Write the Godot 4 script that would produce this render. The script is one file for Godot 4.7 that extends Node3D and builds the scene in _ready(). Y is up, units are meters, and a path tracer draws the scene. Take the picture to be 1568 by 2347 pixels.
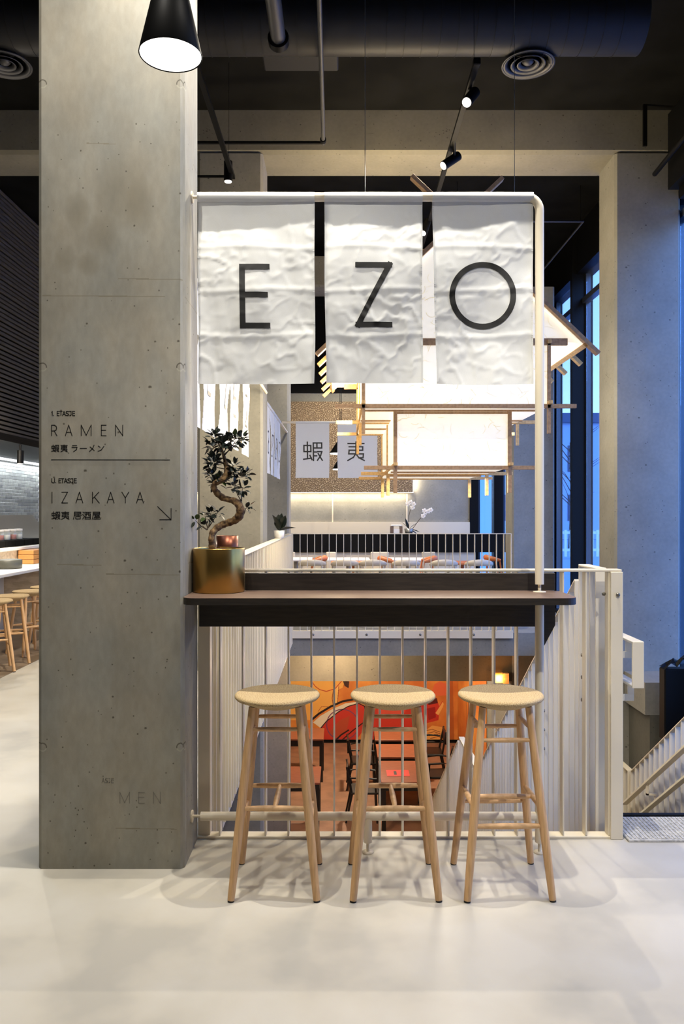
extends Node3D

# Restaurant interior: concrete column with wayfinding, cloth curtains, counter with stools, stairwell with house lantern.
# x right, y up, -z into the picture. Metres.

var M := {}
var used := {}
var rng := RandomNumberGenerator.new()

# ------------------------------------------------------------------ helpers
func numbered(n: String) -> String:
	if not used.has(n):
		used[n] = 0
		return n
	used[n] += 1
	return "%s_%03d" % [n, used[n]]

func thing(called: String, label: String, category: String, at := Vector3.ZERO, turn := 0.0, group := "") -> Node3D:
	var o := Node3D.new()
	o.name = numbered(called)
	add_child(o)
	o.position = at
	o.rotation.y = turn
	o.set_meta("label", label)
	o.set_meta("category", category)
	if group: o.set_meta("group", group)
	return o

func setting(called: String, label := "", at := Vector3.ZERO) -> Node3D:
	var o := Node3D.new()
	o.name = called
	add_child(o)
	o.position = at
	o.set_meta("kind", "structure")
	if label: o.set_meta("label", label)
	return o

func dup(src: Node3D, called: String, label: String, at: Vector3, turn := 0.0) -> Node3D:
	var r: Node3D = src.duplicate()
	r.name = numbered(called)
	add_child(r)
	r.position = at
	r.rotation.y = turn
	r.set_meta("label", label)
	return r

func part(called: String, mesh: Mesh, mat: Material, parent: Node, at := Vector3.ZERO, label := "") -> MeshInstance3D:
	var o := MeshInstance3D.new()
	o.name = called
	o.mesh = mesh
	o.material_override = mat
	parent.add_child(o, true)
	o.position = at
	if label: o.set_meta("label", label)
	return o

func new_st(flat := true) -> SurfaceTool:
	var st := SurfaceTool.new()
	st.begin(Mesh.PRIMITIVE_TRIANGLES)
	st.set_smooth_group(-1 if flat else 0)
	return st

func done(st: SurfaceTool) -> ArrayMesh:
	st.generate_normals()
	return st.commit()

# corners counter-clockwise seen from outside
func tri(st: SurfaceTool, a: Vector3, b: Vector3, c: Vector3) -> void:
	st.add_vertex(a); st.add_vertex(c); st.add_vertex(b)

func quad(st: SurfaceTool, a: Vector3, b: Vector3, c: Vector3, d: Vector3) -> void:
	tri(st, a, b, c); tri(st, a, c, d)

func quad_uv(st: SurfaceTool, p: Array, uv: Array) -> void:
	for i in [0, 2, 1, 0, 3, 2]:
		st.set_uv(uv[i]); st.add_vertex(p[i])

# box with chamfered edges
func add_box(st: SurfaceTool, lo: Vector3, hi: Vector3, b := 0.0) -> void:
	if b <= 0.0:
		var v := []
		for i in 8:
			v.append(Vector3(hi.x if i & 1 else lo.x, hi.y if i & 2 else lo.y, hi.z if i & 4 else lo.z))
		quad(st, v[4], v[5], v[7], v[6]); quad(st, v[1], v[0], v[2], v[3])
		quad(st, v[5], v[1], v[3], v[7]); quad(st, v[0], v[4], v[6], v[2])
		quad(st, v[6], v[7], v[3], v[2]); quad(st, v[0], v[1], v[5], v[4])
		return
	var c := (lo + hi) / 2.0
	var h := (hi - lo) / 2.0
	b = minf(b, minf(h.x, minf(h.y, h.z)) * 0.9)
	var pts := {}
	for sx in [-1, 1]:
		for sy in [-1, 1]:
			for sz in [-1, 1]:
				var s := Vector3(sx, sy, sz)
				for ax in 3:
					var q := h - Vector3(b, b, b)
					q[ax] = h[ax]
					pts[[sx, sy, sz, ax]] = c + s * q
	for ax in 3:
		var u := (ax + 1) % 3
		var w := (ax + 2) % 3
		for s in [-1, 1]:
			var k := []
			for t in [[-1, -1], [1, -1], [1, 1], [-1, 1]]:
				var e := [0, 0, 0]
				e[ax] = s; e[u] = t[0]; e[w] = t[1]
				k.append(pts[[e[0], e[1], e[2], ax]])
			if s > 0: quad(st, k[0], k[1], k[2], k[3])
			else: quad(st, k[3], k[2], k[1], k[0])
		for su in [-1, 1]:
			for sw in [-1, 1]:
				var e1 := [0, 0, 0]
				e1[u] = su; e1[w] = sw
				e1[ax] = -1
				var e2 := e1.duplicate()
				e2[ax] = 1
				var a = pts[[e1[0], e1[1], e1[2], u]]
				var a2 = pts[[e2[0], e2[1], e2[2], u]]
				var d2 = pts[[e2[0], e2[1], e2[2], w]]
				var d = pts[[e1[0], e1[1], e1[2], w]]
				if su * sw > 0: quad(st, a, d, d2, a2)
				else: quad(st, a, a2, d2, d)
	for sx in [-1, 1]:
		for sy in [-1, 1]:
			for sz in [-1, 1]:
				var a = pts[[sx, sy, sz, 0]]
				var b2 = pts[[sx, sy, sz, 1]]
				var d = pts[[sx, sy, sz, 2]]
				if sx * sy * sz > 0: tri(st, a, b2, d)
				else: tri(st, a, d, b2)

func box_mesh(size: Vector3, b := 0.0) -> ArrayMesh:
	var st := new_st()
	add_box(st, -size / 2.0, size / 2.0, b)
	return done(st)

func box_part(called: String, lo: Vector3, hi: Vector3, mat: Material, parent: Node, b := 0.0, label := "") -> MeshInstance3D:
	var c := (lo + hi) / 2.0
	return part(called, box_mesh(hi - lo, b), mat, parent, c, label)

# a box between two points: w across, h along the second axis
func beam_part(called: String, a: Vector3, b: Vector3, w: float, h: float, mat: Material, parent: Node, up := Vector3.UP, bevel := 0.0) -> MeshInstance3D:
	var dir := b - a
	var y := dir.normalized()
	var x := up.cross(y)
	if x.length() < 0.01: x = Vector3.RIGHT
	x = x.normalized()
	var z := x.cross(y)
	var o := part(called, box_mesh(Vector3(w, dir.length(), h), bevel), mat, parent)
	o.transform = Transform3D(Basis(x, y, z), (a + b) / 2.0)
	return o

func add_tube(st: SurfaceTool, pts: Array, rad: Array, sides := 12, caps := true) -> void:
	var rings := []
	var up := Vector3(0.013, 0.021, 1).normalized()
	for i in pts.size():
		var t: Vector3 = (pts[mini(i + 1, pts.size() - 1)] - pts[maxi(i - 1, 0)]).normalized()
		var x := up.cross(t)
		if x.length() < 0.05: x = Vector3(1, 0.1, 0.05).cross(t)
		x = x.normalized()
		var y := t.cross(x).normalized()
		up = -x.cross(t) if false else up
		var ring := []
		for k in sides:
			var a := TAU * k / sides
			ring.append(pts[i] + (x * cos(a) + y * sin(a)) * rad[i])
		rings.append(ring)
	for i in pts.size() - 1:
		for k in sides:
			var k2 := (k + 1) % sides
			quad(st, rings[i][k], rings[i][k2], rings[i + 1][k2], rings[i + 1][k])
	if caps:
		for k in range(1, sides - 1):
			tri(st, rings[0][0], rings[0][k + 1], rings[0][k])
			var e: Array = rings[pts.size() - 1]
			tri(st, e[0], e[k], e[k + 1])

func tube_mesh(pts: Array, rad: Array, sides := 12, caps := true) -> ArrayMesh:
	var st := new_st(false)
	add_tube(st, pts, rad, sides, false)
	if caps:
		st.set_smooth_group(-1)
		var st2 := new_st()
		add_caps(st2, pts, rad, sides)
		var m := done(st)
		var m2 := done(st2)
		var j := SurfaceTool.new()
		j.append_from(m, 0, Transform3D())
		j.append_from(m2, 0, Transform3D())
		return j.commit()
	return done(st)

func add_caps(st: SurfaceTool, pts: Array, rad: Array, sides: int) -> void:
	for e in [0, pts.size() - 1]:
		var t: Vector3 = (pts[1] - pts[0]).normalized() if e == 0 else (pts[e] - pts[e - 1]).normalized()
		var up := Vector3(0.013, 0.021, 1).normalized()
		var x := up.cross(t)
		if x.length() < 0.05: x = Vector3(1, 0.1, 0.05).cross(t)
		x = x.normalized()
		var y := t.cross(x).normalized()
		for k in sides:
			var a := TAU * k / sides
			var a2 := TAU * (k + 1) / sides
			var p: Vector3 = pts[e] + (x * cos(a) + y * sin(a)) * rad[e]
			var q: Vector3 = pts[e] + (x * cos(a2) + y * sin(a2)) * rad[e]
			if e == 0: tri(st, pts[e], q, p)
			else: tri(st, pts[e], p, q)

func tube_part(called: String, pts: Array, r: float, mat: Material, parent: Node, sides := 12, label := "") -> MeshInstance3D:
	var rad := []
	for p in pts: rad.append(r)
	return part(called, tube_mesh(pts, rad, sides), mat, parent, Vector3.ZERO, label)

# profile of (radius, height), bottom to top with the outside on the right
func lathe(prof: Array, sides := 32, flat := false) -> ArrayMesh:
	var st := new_st(flat)
	for i in prof.size() - 1:
		var p: Vector2 = prof[i]
		var q: Vector2 = prof[i + 1]
		for k in sides:
			var a := TAU * k / sides
			var b := TAU * (k + 1) / sides
			var pa := Vector3(p.x * cos(a), p.y, -p.x * sin(a))
			var pb := Vector3(p.x * cos(b), p.y, -p.x * sin(b))
			var qa := Vector3(q.x * cos(a), q.y, -q.x * sin(a))
			var qb := Vector3(q.x * cos(b), q.y, -q.x * sin(b))
			if p.x > 1e-5 and q.x > 1e-5: quad(st, pa, pb, qb, qa)
			elif p.x > 1e-5: tri(st, pa, pb, qa)
			elif q.x > 1e-5: tri(st, pa, qb, qa)
	return done(st)

# polygon (x, y) pulled along z from z0 to z1, counter-clockwise seen from +z
func prism(poly: PackedVector2Array, z0: float, z1: float) -> ArrayMesh:
	var st := new_st()
	var idx := Geometry2D.triangulate_polygon(poly)
	for i in range(0, idx.size(), 3):
		var a := poly[idx[i]]
		var b := poly[idx[i + 1]]
		var c := poly[idx[i + 2]]
		if (b - a).cross(c - a) < 0.0:
			var t := b
			b = c
			c = t
		tri(st, Vector3(a.x, a.y, z1), Vector3(b.x, b.y, z1), Vector3(c.x, c.y, z1))
		tri(st, Vector3(a.x, a.y, z0), Vector3(c.x, c.y, z0), Vector3(b.x, b.y, z0))
	for i in poly.size():
		var a := poly[i]
		var b := poly[(i + 1) % poly.size()]
		quad(st, Vector3(a.x, a.y, z0), Vector3(b.x, b.y, z0), Vector3(b.x, b.y, z1), Vector3(a.x, a.y, z1))
	return done(st)

func arc(c: Vector2, r: float, a0: float, a1: float, n: int) -> Array:
	var out := []
	for i in n + 1:
		var a := lerpf(a0, a1, float(i) / n)
		out.append(c + Vector2(cos(a), sin(a)) * r)
	return out

func lit(n: String, l: Light3D, at: Vector3, color: Color, energy: float, size: float) -> Light3D:
	l.name = n
	l.position = at
	l.light_color = color
	l.light_energy = energy
	l.light_size = size
	l.shadow_enabled = true
	add_child(l, true)
	return l

func omni(n: String, at: Vector3, color: Color, energy: float, size := 0.05) -> void:
	var l := OmniLight3D.new()
	l.omni_range = 30.0
	l.omni_attenuation = 2.0
	lit(n, l, at, color, energy, size)

func spot(n: String, at: Vector3, dir: Vector3, color: Color, energy: float, angle := 40.0, blend := 0.5, size := 0.03) -> void:
	var l := SpotLight3D.new()
	l.spot_range = 30.0
	l.spot_attenuation = 2.0
	l.spot_angle = angle
	l.spot_angle_attenuation = blend
	lit(n, l, at, color, energy, size)
	var up := Vector3.FORWARD if absf(dir.normalized().y) > 0.95 else Vector3.UP
	l.look_at_from_position(at, at + dir, up)

func area(n: String, at: Vector3, dir: Vector3, size: Vector2, color: Color, energy: float) -> void:
	var l := AreaLight3D.new()
	l.area_size = size
	l.area_range = 30.0
	lit(n, l, at, color, energy, 0.0)
	var up := Vector3.FORWARD if absf(dir.normalized().y) > 0.95 else Vector3.UP
	l.look_at_from_position(at, at + dir, up)

# ------------------------------------------------------------------ materials
func mat(color: Color, rough := 0.7, metal := 0.0) -> StandardMaterial3D:
	var m := StandardMaterial3D.new()
	m.albedo_color = color
	m.roughness = rough
	m.metallic = metal
	return m

func noise_tex(freq: float, cols: Array, size := 512, type := FastNoiseLite.TYPE_SIMPLEX_SMOOTH, oct := 5, sd := 1, offs := []) -> NoiseTexture2D:
	var n := FastNoiseLite.new()
	n.noise_type = type
	n.frequency = freq
	n.fractal_octaves = oct
	n.seed = sd
	if type == FastNoiseLite.TYPE_CELLULAR:
		n.cellular_return_type = FastNoiseLite.RETURN_DISTANCE
	var t := NoiseTexture2D.new()
	t.width = size
	t.height = size
	t.seamless = true
	t.noise = n
	if cols:
		var g := Gradient.new()
		var o := PackedFloat32Array()
		for i in cols.size(): o.append(offs[i] if offs else float(i) / (cols.size() - 1))
		g.offsets = o
		g.colors = PackedColorArray(cols)
		t.color_ramp = g
	return t

func tri_mat(tex: Texture2D, tint: Color, scale: Vector3, rough := 0.8, world := true, bump: Texture2D = null, depth := 0.1) -> StandardMaterial3D:
	var m := mat(tint, rough)
	m.albedo_texture = tex
	m.uv1_triplanar = true
	m.uv1_world_triplanar = world
	m.uv1_scale = scale
	if bump:
		m.heightmap_enabled = true
		m.heightmap_texture = bump
		m.heightmap_scale = depth
	return m

func grey(v: float) -> Color: return Color(v, v, v)

func glow(c: Color, e: float, base := Color(0.9, 0.9, 0.88)) -> StandardMaterial3D:
	var m := mat(base, 0.8)
	m.emission_enabled = true
	m.emission = c
	m.emission_energy_multiplier = e
	return m

func blob(img: Image, cx: float, cy: float, rx: float, ry: float, col: Color, a: float, soft := true) -> void:
	for y in range(maxi(0, int(cy - ry)), mini(img.get_height(), int(cy + ry) + 2)):
		for x in range(maxi(0, int(cx - rx)), mini(img.get_width(), int(cx + rx) + 2)):
			var q := Vector2((x - cx) / rx, (y - cy) / ry).length()
			if q < 1.0:
				var k := a * (1.0 - q * q if soft else 1.0)
				img.set_pixel(x, y, img.get_pixel(x, y).lerp(col, k))

func fill_poly(img: Image, pts: Array, col: Color, a := 1.0) -> void:
	var p := PackedVector2Array(pts)
	var lo := p[0]
	var hi := p[0]
	for q in p:
		lo = lo.min(q)
		hi = hi.max(q)
	for y in range(maxi(0, int(lo.y)), mini(img.get_height(), int(hi.y) + 1)):
		for x in range(maxi(0, int(lo.x)), mini(img.get_width(), int(hi.x) + 1)):
			if Geometry2D.is_point_in_polygon(Vector2(x, y), p):
				img.set_pixel(x, y, img.get_pixel(x, y).lerp(col, a))

func line(img: Image, pts: Array, w: float, col: Color) -> void:
	for i in pts.size() - 1:
		var a: Vector2 = pts[i]
		var b: Vector2 = pts[i + 1]
		var n := int(a.distance_to(b)) + 1
		for k in n + 1:
			var q := a.lerp(b, float(k) / n)
			blob(img, q.x, q.y, w, w, col, 1.0, false)

# cast concrete of the near column: 0.6 m wide, 5.2 m high, with blow holes, tie holes and blotches
func column_image() -> Image:
	var w := 512
	var h := 2048
	var n := FastNoiseLite.new()
	n.seed = 5
	n.frequency = 0.004
	n.fractal_octaves = 5
	n.fractal_gain = 0.55
	var a := n.get_image(w, h, false, false, false)
	n.seed = 9
	n.frequency = 0.03
	var b := n.get_image(w, h, false, false, false)
	n.seed = 13
	n.frequency = 0.35
	var c := n.get_image(w, h, false, false, false)
	var img := Image.create(w, h, false, Image.FORMAT_RGB8)
	for y in h:
		for x in w:
			var v := 0.86 + (a.get_pixel(x, y).r - 0.5) * 0.16 + (b.get_pixel(x, y).r - 0.5) * 0.09 + (c.get_pixel(x, y).r - 0.5) * 0.045
			var t := (a.get_pixel(w - 1 - x, y).r - 0.5) * 0.05
			img.set_pixel(x, y, Color(v + t, v, v - t * 1.3 - 0.012))
	var dark := Color(0.36, 0.34, 0.30)
	# u 0..512 over 0.6 m, v 0..2048 from 5.2 m down
	for p in [[0.16, 2.72, 30, 26], [0.34, 2.80, 60, 50], [0.27, 2.62, 40, 30], [0.42, 2.74, 34, 40], [0.11, 2.52, 24, 20], [0.21, 2.5, 28, 16]]:
		blob(img, p[0] / 0.6 * w, (5.2 - p[1]) / 5.2 * h, p[2] * 1.6, p[3] * 1.3, Color(0.66, 0.63, 0.56), 0.22 + 0.14 * absf(sin(p[0] * 50.0)))
	var r := RandomNumberGenerator.new()
	r.seed = 77
	for i in 190:
		var rad := r.randf_range(1.4, 3.3) if i > 14 else r.randf_range(3.2, 5.5)
		var px := r.randf_range(30, 500)
		var py := (5.2 - pow(r.randf(), 1.2) * 3.1) / 5.2 * h
		blob(img, px, py, rad * r.randf_range(0.8, 1.5), rad * 0.5, dark, 0.95)
		if i < 14: blob(img, px + 1, py + rad * 0.4, rad, rad * 0.35, Color(0.98, 0.97, 0.93), 0.5)
	for y in [3.245, 2.075, 0.505]:
		for x in [0.02, 0.585]:
			for k in 40:
				var an := TAU * k / 40
				blob(img, (x + cos(an) * 0.016) / 0.6 * w, (5.2 - y + sin(an) * 0.016) / 5.2 * h, 2.4, 1.2, dark if sin(an) < 0.3 else Color(1, 1, 0.96), 0.7)
	for s in [[0.33, 2.44, 0.30], [0.02, 2.37, 0.5], [0.08, 1.26, 0.18], [0.28, 1.22, 0.3], [0.32, 0.17, 0.25], [0.2, 3.0, 0.12]]:
		line(img, [Vector2(s[0] / 0.6 * w, (5.2 - s[1]) / 5.2 * h), Vector2((s[0] + s[2]) / 0.6 * w, (5.2 - s[1] + 0.004) / 5.2 * h)], 0.7, Color(0.74, 0.72, 0.67))
	return img

# plain cast concrete, one tile of 2.2 m: soft clouds, fine mottle, blow holes
func concrete_image() -> Image:
	var w := 1024
	var n := FastNoiseLite.new()
	n.seed = 4
	n.frequency = 0.005
	n.fractal_octaves = 4
	var a := n.get_seamless_image(w, w)
	n.seed = 6
	n.frequency = 0.05
	var b := n.get_seamless_image(w, w)
	var img := Image.create(w, w, false, Image.FORMAT_RGB8)
	for y in w:
		for x in w:
			var v := 0.91 + (a.get_pixel(x, y).r - 0.5) * 0.10 + (b.get_pixel(x, y).r - 0.5) * 0.06
			img.set_pixel(x, y, Color(v, v * 0.995, v * 0.98))
	var r := RandomNumberGenerator.new()
	r.seed = 91
	for i in 330:
		var rad := r.randf_range(1.0, 2.6) if i > 30 else r.randf_range(2.6, 4.5)
		blob(img, r.randf_range(8, w - 8), r.randf_range(8, w - 8), rad * r.randf_range(0.8, 1.6), rad, Color(0.40, 0.39, 0.36), r.randf_range(0.5, 0.95))
	for i in 9:
		var p := Vector2(r.randf_range(60, w - 60), r.randf_range(60, w - 60))
		line(img, [p, p + Vector2(r.randf_range(-30, 30), r.randf_range(-8, 8))], 0.7, Color(0.74, 0.73, 0.70))
	return img

# a painted wall: figures in red robes on orange, only its large shapes
func mural_image() -> Image:
	var w := 1280
	var h := 512
	var n := FastNoiseLite.new()
	n.seed = 3
	n.frequency = 0.008
	n.fractal_octaves = 5
	var a := n.get_image(w / 2, h / 2, false, false, false)
	var img := Image.create(w, h, false, Image.FORMAT_RGB8)
	for y in h:
		for x in w:
			var v := a.get_pixel(x / 2, y / 2).r
			img.set_pixel(x, y, Color(0.78, 0.42, 0.16).lerp(Color(0.90, 0.58, 0.25), clampf((v - 0.3) * 2.4, 0, 1)))
	var C := func(l: Array, ox := 434.0) -> Array:
		var out := []
		for p in l: out.append(Vector2(ox + p[0] * 0.714, 182.0 + p[1] * 0.714))
		return out
	var ink := Color(0.11, 0.04, 0.03)
	var gold := Color(0.93, 0.68, 0.32)
	var red := Color(0.77, 0.20, 0.13)
	fill_poly(img, C.call([[40, 20], [430, 20], [400, 110], [350, 130], [360, 215], [230, 300], [190, 330], [20, 330]]), gold, 0.9)
	fill_poly(img, C.call([[338, 122], [375, 98], [366, 215], [334, 226]]), Color(0.95, 0.74, 0.40))
	fill_poly(img, C.call([[402, 60], [446, 66], [442, 112], [415, 98]]), ink, 0.8)
	line(img, C.call([[190, 66], [215, 100], [245, 122], [290, 134], [350, 116], [392, 66]]), 1.6, Color(0.68, 0.13, 0.09))
	line(img, C.call([[338, 122], [330, 180], [336, 226], [352, 240]]), 1.3, Color(0.5, 0.14, 0.08))
	line(img, C.call([[375, 98], [370, 160], [366, 215]]), 1.3, Color(0.5, 0.14, 0.08))
	line(img, C.call([[235, 270], [260, 235], [330, 240]]), 1.0, Color(0.55, 0.2, 0.1))
	fill_poly(img, C.call([[200, 345], [250, 300], [330, 255], [420, 215], [500, 205], [520, 220], [470, 224], [380, 268], [300, 332], [252, 384]]), Color(0.90, 0.84, 0.73))
	line(img, C.call([[190, 328], [240, 285], [320, 237], [400, 202], [475, 188]]), 5.0, ink)
	fill_poly(img, C.call([[250, 385], [290, 340], [370, 277], [440, 237], [510, 217], [548, 235], [556, 290], [540, 400], [470, 500], [270, 500]]), red)
	fill_poly(img, C.call([[300, 420], [380, 330], [450, 300], [430, 400], [360, 470]]), Color(0.66, 0.33, 0.17), 0.6)
	var loop := []
	for k in 25: loop.append([400 + 108 * cos(TAU * k / 24.0), 360 + 104 * sin(TAU * k / 24.0)])
	line(img, C.call(loop), 2.4, Color(0.46, 0.25, 0.38))
	line(img, C.call([[248, 388], [290, 338], [370, 275], [440, 235], [510, 215], [550, 235], [556, 285]]), 2.2, ink)
	line(img, C.call([[248, 388], [256, 440], [280, 500]]), 3.0, ink)
	line(img, C.call([[340, 480], [390, 430], [440, 398]]), 3.4, ink)
	line(img, C.call([[380, 480], [470, 400], [550, 340]]), 2.6, ink)
	fill_poly(img, C.call([[625, 250], [860, 205], [960, 190], [1040, 180], [1062, 250], [1052, 330], [962, 352], [958, 500], [560, 500], [600, 330]]), red)
	fill_poly(img, C.call([[640, 250], [840, 232], [820, 285], [640, 300]]), Color(0.86, 0.36, 0.26), 0.7)
	fill_poly(img, C.call([[960, 190], [1042, 180], [1048, 214], [985, 226]]), Color(0.34, 0.07, 0.06))
	fill_poly(img, C.call([[975, 250], [1030, 240], [1035, 310], [985, 330]]), Color(0.60, 0.10, 0.08))
	fill_poly(img, C.call([[1010, 130], [1026, 84], [1060, 66], [1108, 82], [1116, 160], [1020, 166]]), Color(0.86, 0.40, 0.24))
	fill_poly(img, C.call([[962, 400], [1010, 366], [1078, 376], [1092, 420], [1050, 478], [962, 490]]), Color(0.92, 0.66, 0.34))
	for k in 4: line(img, C.call([[968 + k * 10, 400 + k * 18], [1010 + k * 14, 392 + k * 16], [1062 + k * 4, 410 + k * 14]]), 1.2, Color(0.45, 0.15, 0.08))
	for k in 4:
		fill_poly(img, C.call([[1030 + k * 12, 280 - k * 18], [1050 + k * 10, 250 - k * 16], [1070 + k * 6, 262 - k * 14], [1052 + k * 9, 296 - k * 16]]), Color(0.93, 0.68, 0.38))
		line(img, C.call([[1030 + k * 12, 280 - k * 18], [1050 + k * 10, 250 - k * 16]]), 1.4, red)
	fill_poly(img, C.call([[1118, 60], [1150, 60], [1160, 500], [1120, 500]]), Color(0.62, 0.30, 0.12), 0.6)
	# side wall, in the left part of the sheet
	fill_poly(img, C.call([[60, 250], [150, 180], [190, 300], [170, 470], [60, 470]], 0.0), red, 0.9)
	fill_poly(img, C.call([[200, 150], [330, 120], [340, 470], [230, 470]], 0.0), gold, 0.9)
	for k in 6: line(img, C.call([[215 + k * 22, 160], [205 + k * 22, 300], [225 + k * 20, 470]], 0.0), 1.6, Color(0.55, 0.15, 0.08))
	line(img, C.call([[340, 60], [352, 200], [300, 330], [320, 480]], 0.0), 3.4, Color(0.30, 0.09, 0.05))
	line(img, C.call([[400, 60], [380, 200], [400, 480]], 0.0), 2.0, Color(0.30, 0.09, 0.05))
	return img

func fibre_image() -> Image:
	var s := 512
	var img := Image.create(s, s, false, Image.FORMAT_RGB8)
	img.fill(Color(1, 0.995, 0.975))
	var r := RandomNumberGenerator.new()
	r.seed = 21
	for i in 260:
		var p := Vector2(r.randf() * s, r.randf() * s)
		var d := Vector2.from_angle(r.randf() * TAU)
		var bend := r.randf_range(-0.25, 0.25)
		var c := Color(1, 1, 1).lerp(Color(0.80, 0.70, 0.52), r.randf_range(0.25, 0.8))
		for k in int(r.randf_range(14, 46)):
			blob(img, p.x, p.y, 1.0, 1.0, c, 0.7, false)
			p += d
			d = d.rotated(bend * 0.2)
	return img

func make_materials() -> void:
	var conc := noise_tex(0.006, [grey(0.82), Color(0.90, 0.895, 0.88), grey(0.96)], 1024, FastNoiseLite.TYPE_SIMPLEX_SMOOTH, 6, 4, [0.2, 0.5, 0.8])
	var cast := ImageTexture.create_from_image(concrete_image())
	var fine := noise_tex(0.06, [grey(0.2), grey(0.8)], 512, FastNoiseLite.TYPE_SIMPLEX_SMOOTH, 5, 8)
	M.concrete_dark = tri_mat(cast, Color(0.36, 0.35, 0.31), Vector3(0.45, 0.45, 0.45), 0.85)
	M.concrete = tri_mat(cast, Color(0.565, 0.555, 0.52), Vector3(0.45, 0.45, 0.45), 0.75, true, fine, 0.12)
	M.beam = tri_mat(cast, Color(0.50, 0.485, 0.43), Vector3(0.45, 0.45, 0.45), 0.8, true)
	M.column = mat(Color(0.67, 0.652, 0.605), 0.7)
	M.column.albedo_texture = ImageTexture.create_from_image(column_image())
	M.ghost = mat(Color(0.47, 0.455, 0.42), 0.7)
	M.floor = tri_mat(noise_tex(0.004, [Color(0.90, 0.90, 0.90), Color(0.97, 0.965, 0.955), grey(1.0)], 1024, FastNoiseLite.TYPE_SIMPLEX_SMOOTH, 5, 17, [0.25, 0.5, 0.8]), Color(0.765, 0.745, 0.695), Vector3(0.35, 0.35, 0.35), 0.42)
	M.floor.metallic_specular = 0.4
	M.brown_floor = tri_mat(conc, Color(0.50, 0.43, 0.35), Vector3(0.5, 0.5, 0.5), 0.5)
	M.low_floor = tri_mat(conc, Color(0.64, 0.465, 0.36), Vector3(0.4, 0.4, 0.4), 0.6)
	M.ceiling = tri_mat(conc, Color(0.105, 0.105, 0.102), Vector3(0.3, 0.3, 0.3), 0.9)
	M.ceiling.metallic_specular = 0.1
	M.black = mat(Color(0.045, 0.045, 0.045), 0.5)
	M.black.metallic_specular = 0.25
	M.black_wall = mat(Color(0.09, 0.088, 0.085), 0.8)
	M.black_wall.metallic_specular = 0.15
	M.duct = mat(Color(0.12, 0.12, 0.125), 0.5, 0.2)
	M.pipe = mat(Color(0.28, 0.28, 0.28), 0.45, 0.3)
	M.ring = mat(Color(0.27, 0.27, 0.28), 0.45, 0.3)
	M.cream = mat(Color(0.87, 0.828, 0.735), 0.45)
	M.bolt = mat(Color(0.5, 0.48, 0.44), 0.35, 0.8)
	var grain := noise_tex(0.02, [Color(0.90, 0.885, 0.86), Color(0.96, 0.955, 0.945), grey(1.0)], 512, FastNoiseLite.TYPE_SIMPLEX_SMOOTH, 5, 31, [0.3, 0.5, 0.72])
	var oak := Color(0.87, 0.70, 0.50)
	M.oak_v = tri_mat(grain, oak, Vector3(9, 0.6, 9), 0.5, false)
	M.oak_h = tri_mat(grain, oak, Vector3(2, 5, 2), 0.5, false)
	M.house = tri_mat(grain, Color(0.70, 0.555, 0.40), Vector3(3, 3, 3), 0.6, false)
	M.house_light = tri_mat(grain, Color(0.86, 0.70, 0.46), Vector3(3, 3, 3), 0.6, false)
	M.shelf = tri_mat(noise_tex(0.02, [grey(0.86), grey(0.94), grey(1.0)], 512, FastNoiseLite.TYPE_SIMPLEX_SMOOTH, 5, 33, [0.3, 0.5, 0.7]), Color(0.44, 0.355, 0.30), Vector3(0.7, 9, 9), 0.38, false)
	M.dark_wood = tri_mat(noise_tex(0.02, [grey(0.8), grey(0.92), grey(1.0)], 512, FastNoiseLite.TYPE_SIMPLEX_SMOOTH, 5, 35, [0.3, 0.5, 0.7]), Color(0.165, 0.138, 0.112), Vector3(0.6, 7, 7), 0.5, false)
	M.cork = tri_mat(noise_tex(0.08, [Color(0.70, 0.58, 0.44), Color(0.94, 0.89, 0.78), Color(1, 0.985, 0.93)], 512, FastNoiseLite.TYPE_SIMPLEX_SMOOTH, 3, 41, [0.25, 0.42, 0.7]), Color(0.775, 0.705, 0.58), Vector3(5, 5, 5), 0.85, false, noise_tex(0.08, [grey(0), grey(1)], 512, FastNoiseLite.TYPE_SIMPLEX_SMOOTH, 3, 41), 0.12)
	M.glide = mat(Color(0.06, 0.05, 0.04), 0.6)
	M.cloth = tri_mat(noise_tex(0.3, [grey(0.95), grey(1.0)], 256), Color(0.86, 0.862, 0.85), Vector3(4, 4, 4), 0.95, false)
	M.cloth.backlight_enabled = true
	M.cloth.backlight = Color(0.34, 0.34, 0.33)
	M.ink = mat(Color(0.035, 0.032, 0.025), 0.55)
	M.brass = mat(Color(0.72, 0.575, 0.32), 0.3, 1.0)
	M.copper = mat(Color(0.42, 0.24, 0.17), 0.35, 0.8)
	M.soil = tri_mat(noise_tex(0.1, [Color(0.16, 0.08, 0.05), Color(0.42, 0.22, 0.13)], 256, FastNoiseLite.TYPE_SIMPLEX_SMOOTH, 3, 50, [0.35, 0.65]), Color(1, 1, 1), Vector3(8, 8, 8), 0.95, false)
	M.bark = tri_mat(noise_tex(0.02, [Color(0.42, 0.34, 0.25), Color(0.72, 0.62, 0.48), Color(0.92, 0.83, 0.66)], 256, FastNoiseLite.TYPE_SIMPLEX_SMOOTH, 4, 51, [0.3, 0.5, 0.7]), Color(0.62, 0.55, 0.45), Vector3(9, 9, 9), 0.8, false)
	M.leaf = mat(Color(0.075, 0.11, 0.085), 0.35)
	M.leaf_light = mat(Color(0.26, 0.33, 0.14), 0.4)
	M.twig = mat(Color(0.26, 0.20, 0.14), 0.8)
	M.paper = tri_mat(ImageTexture.create_from_image(fibre_image()), Color(0.95, 0.94, 0.91), Vector3(1.1, 1.1, 1.1), 0.9, false)
	M.paper.emission_enabled = true
	M.paper.emission = Color(1, 1, 1)
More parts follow.
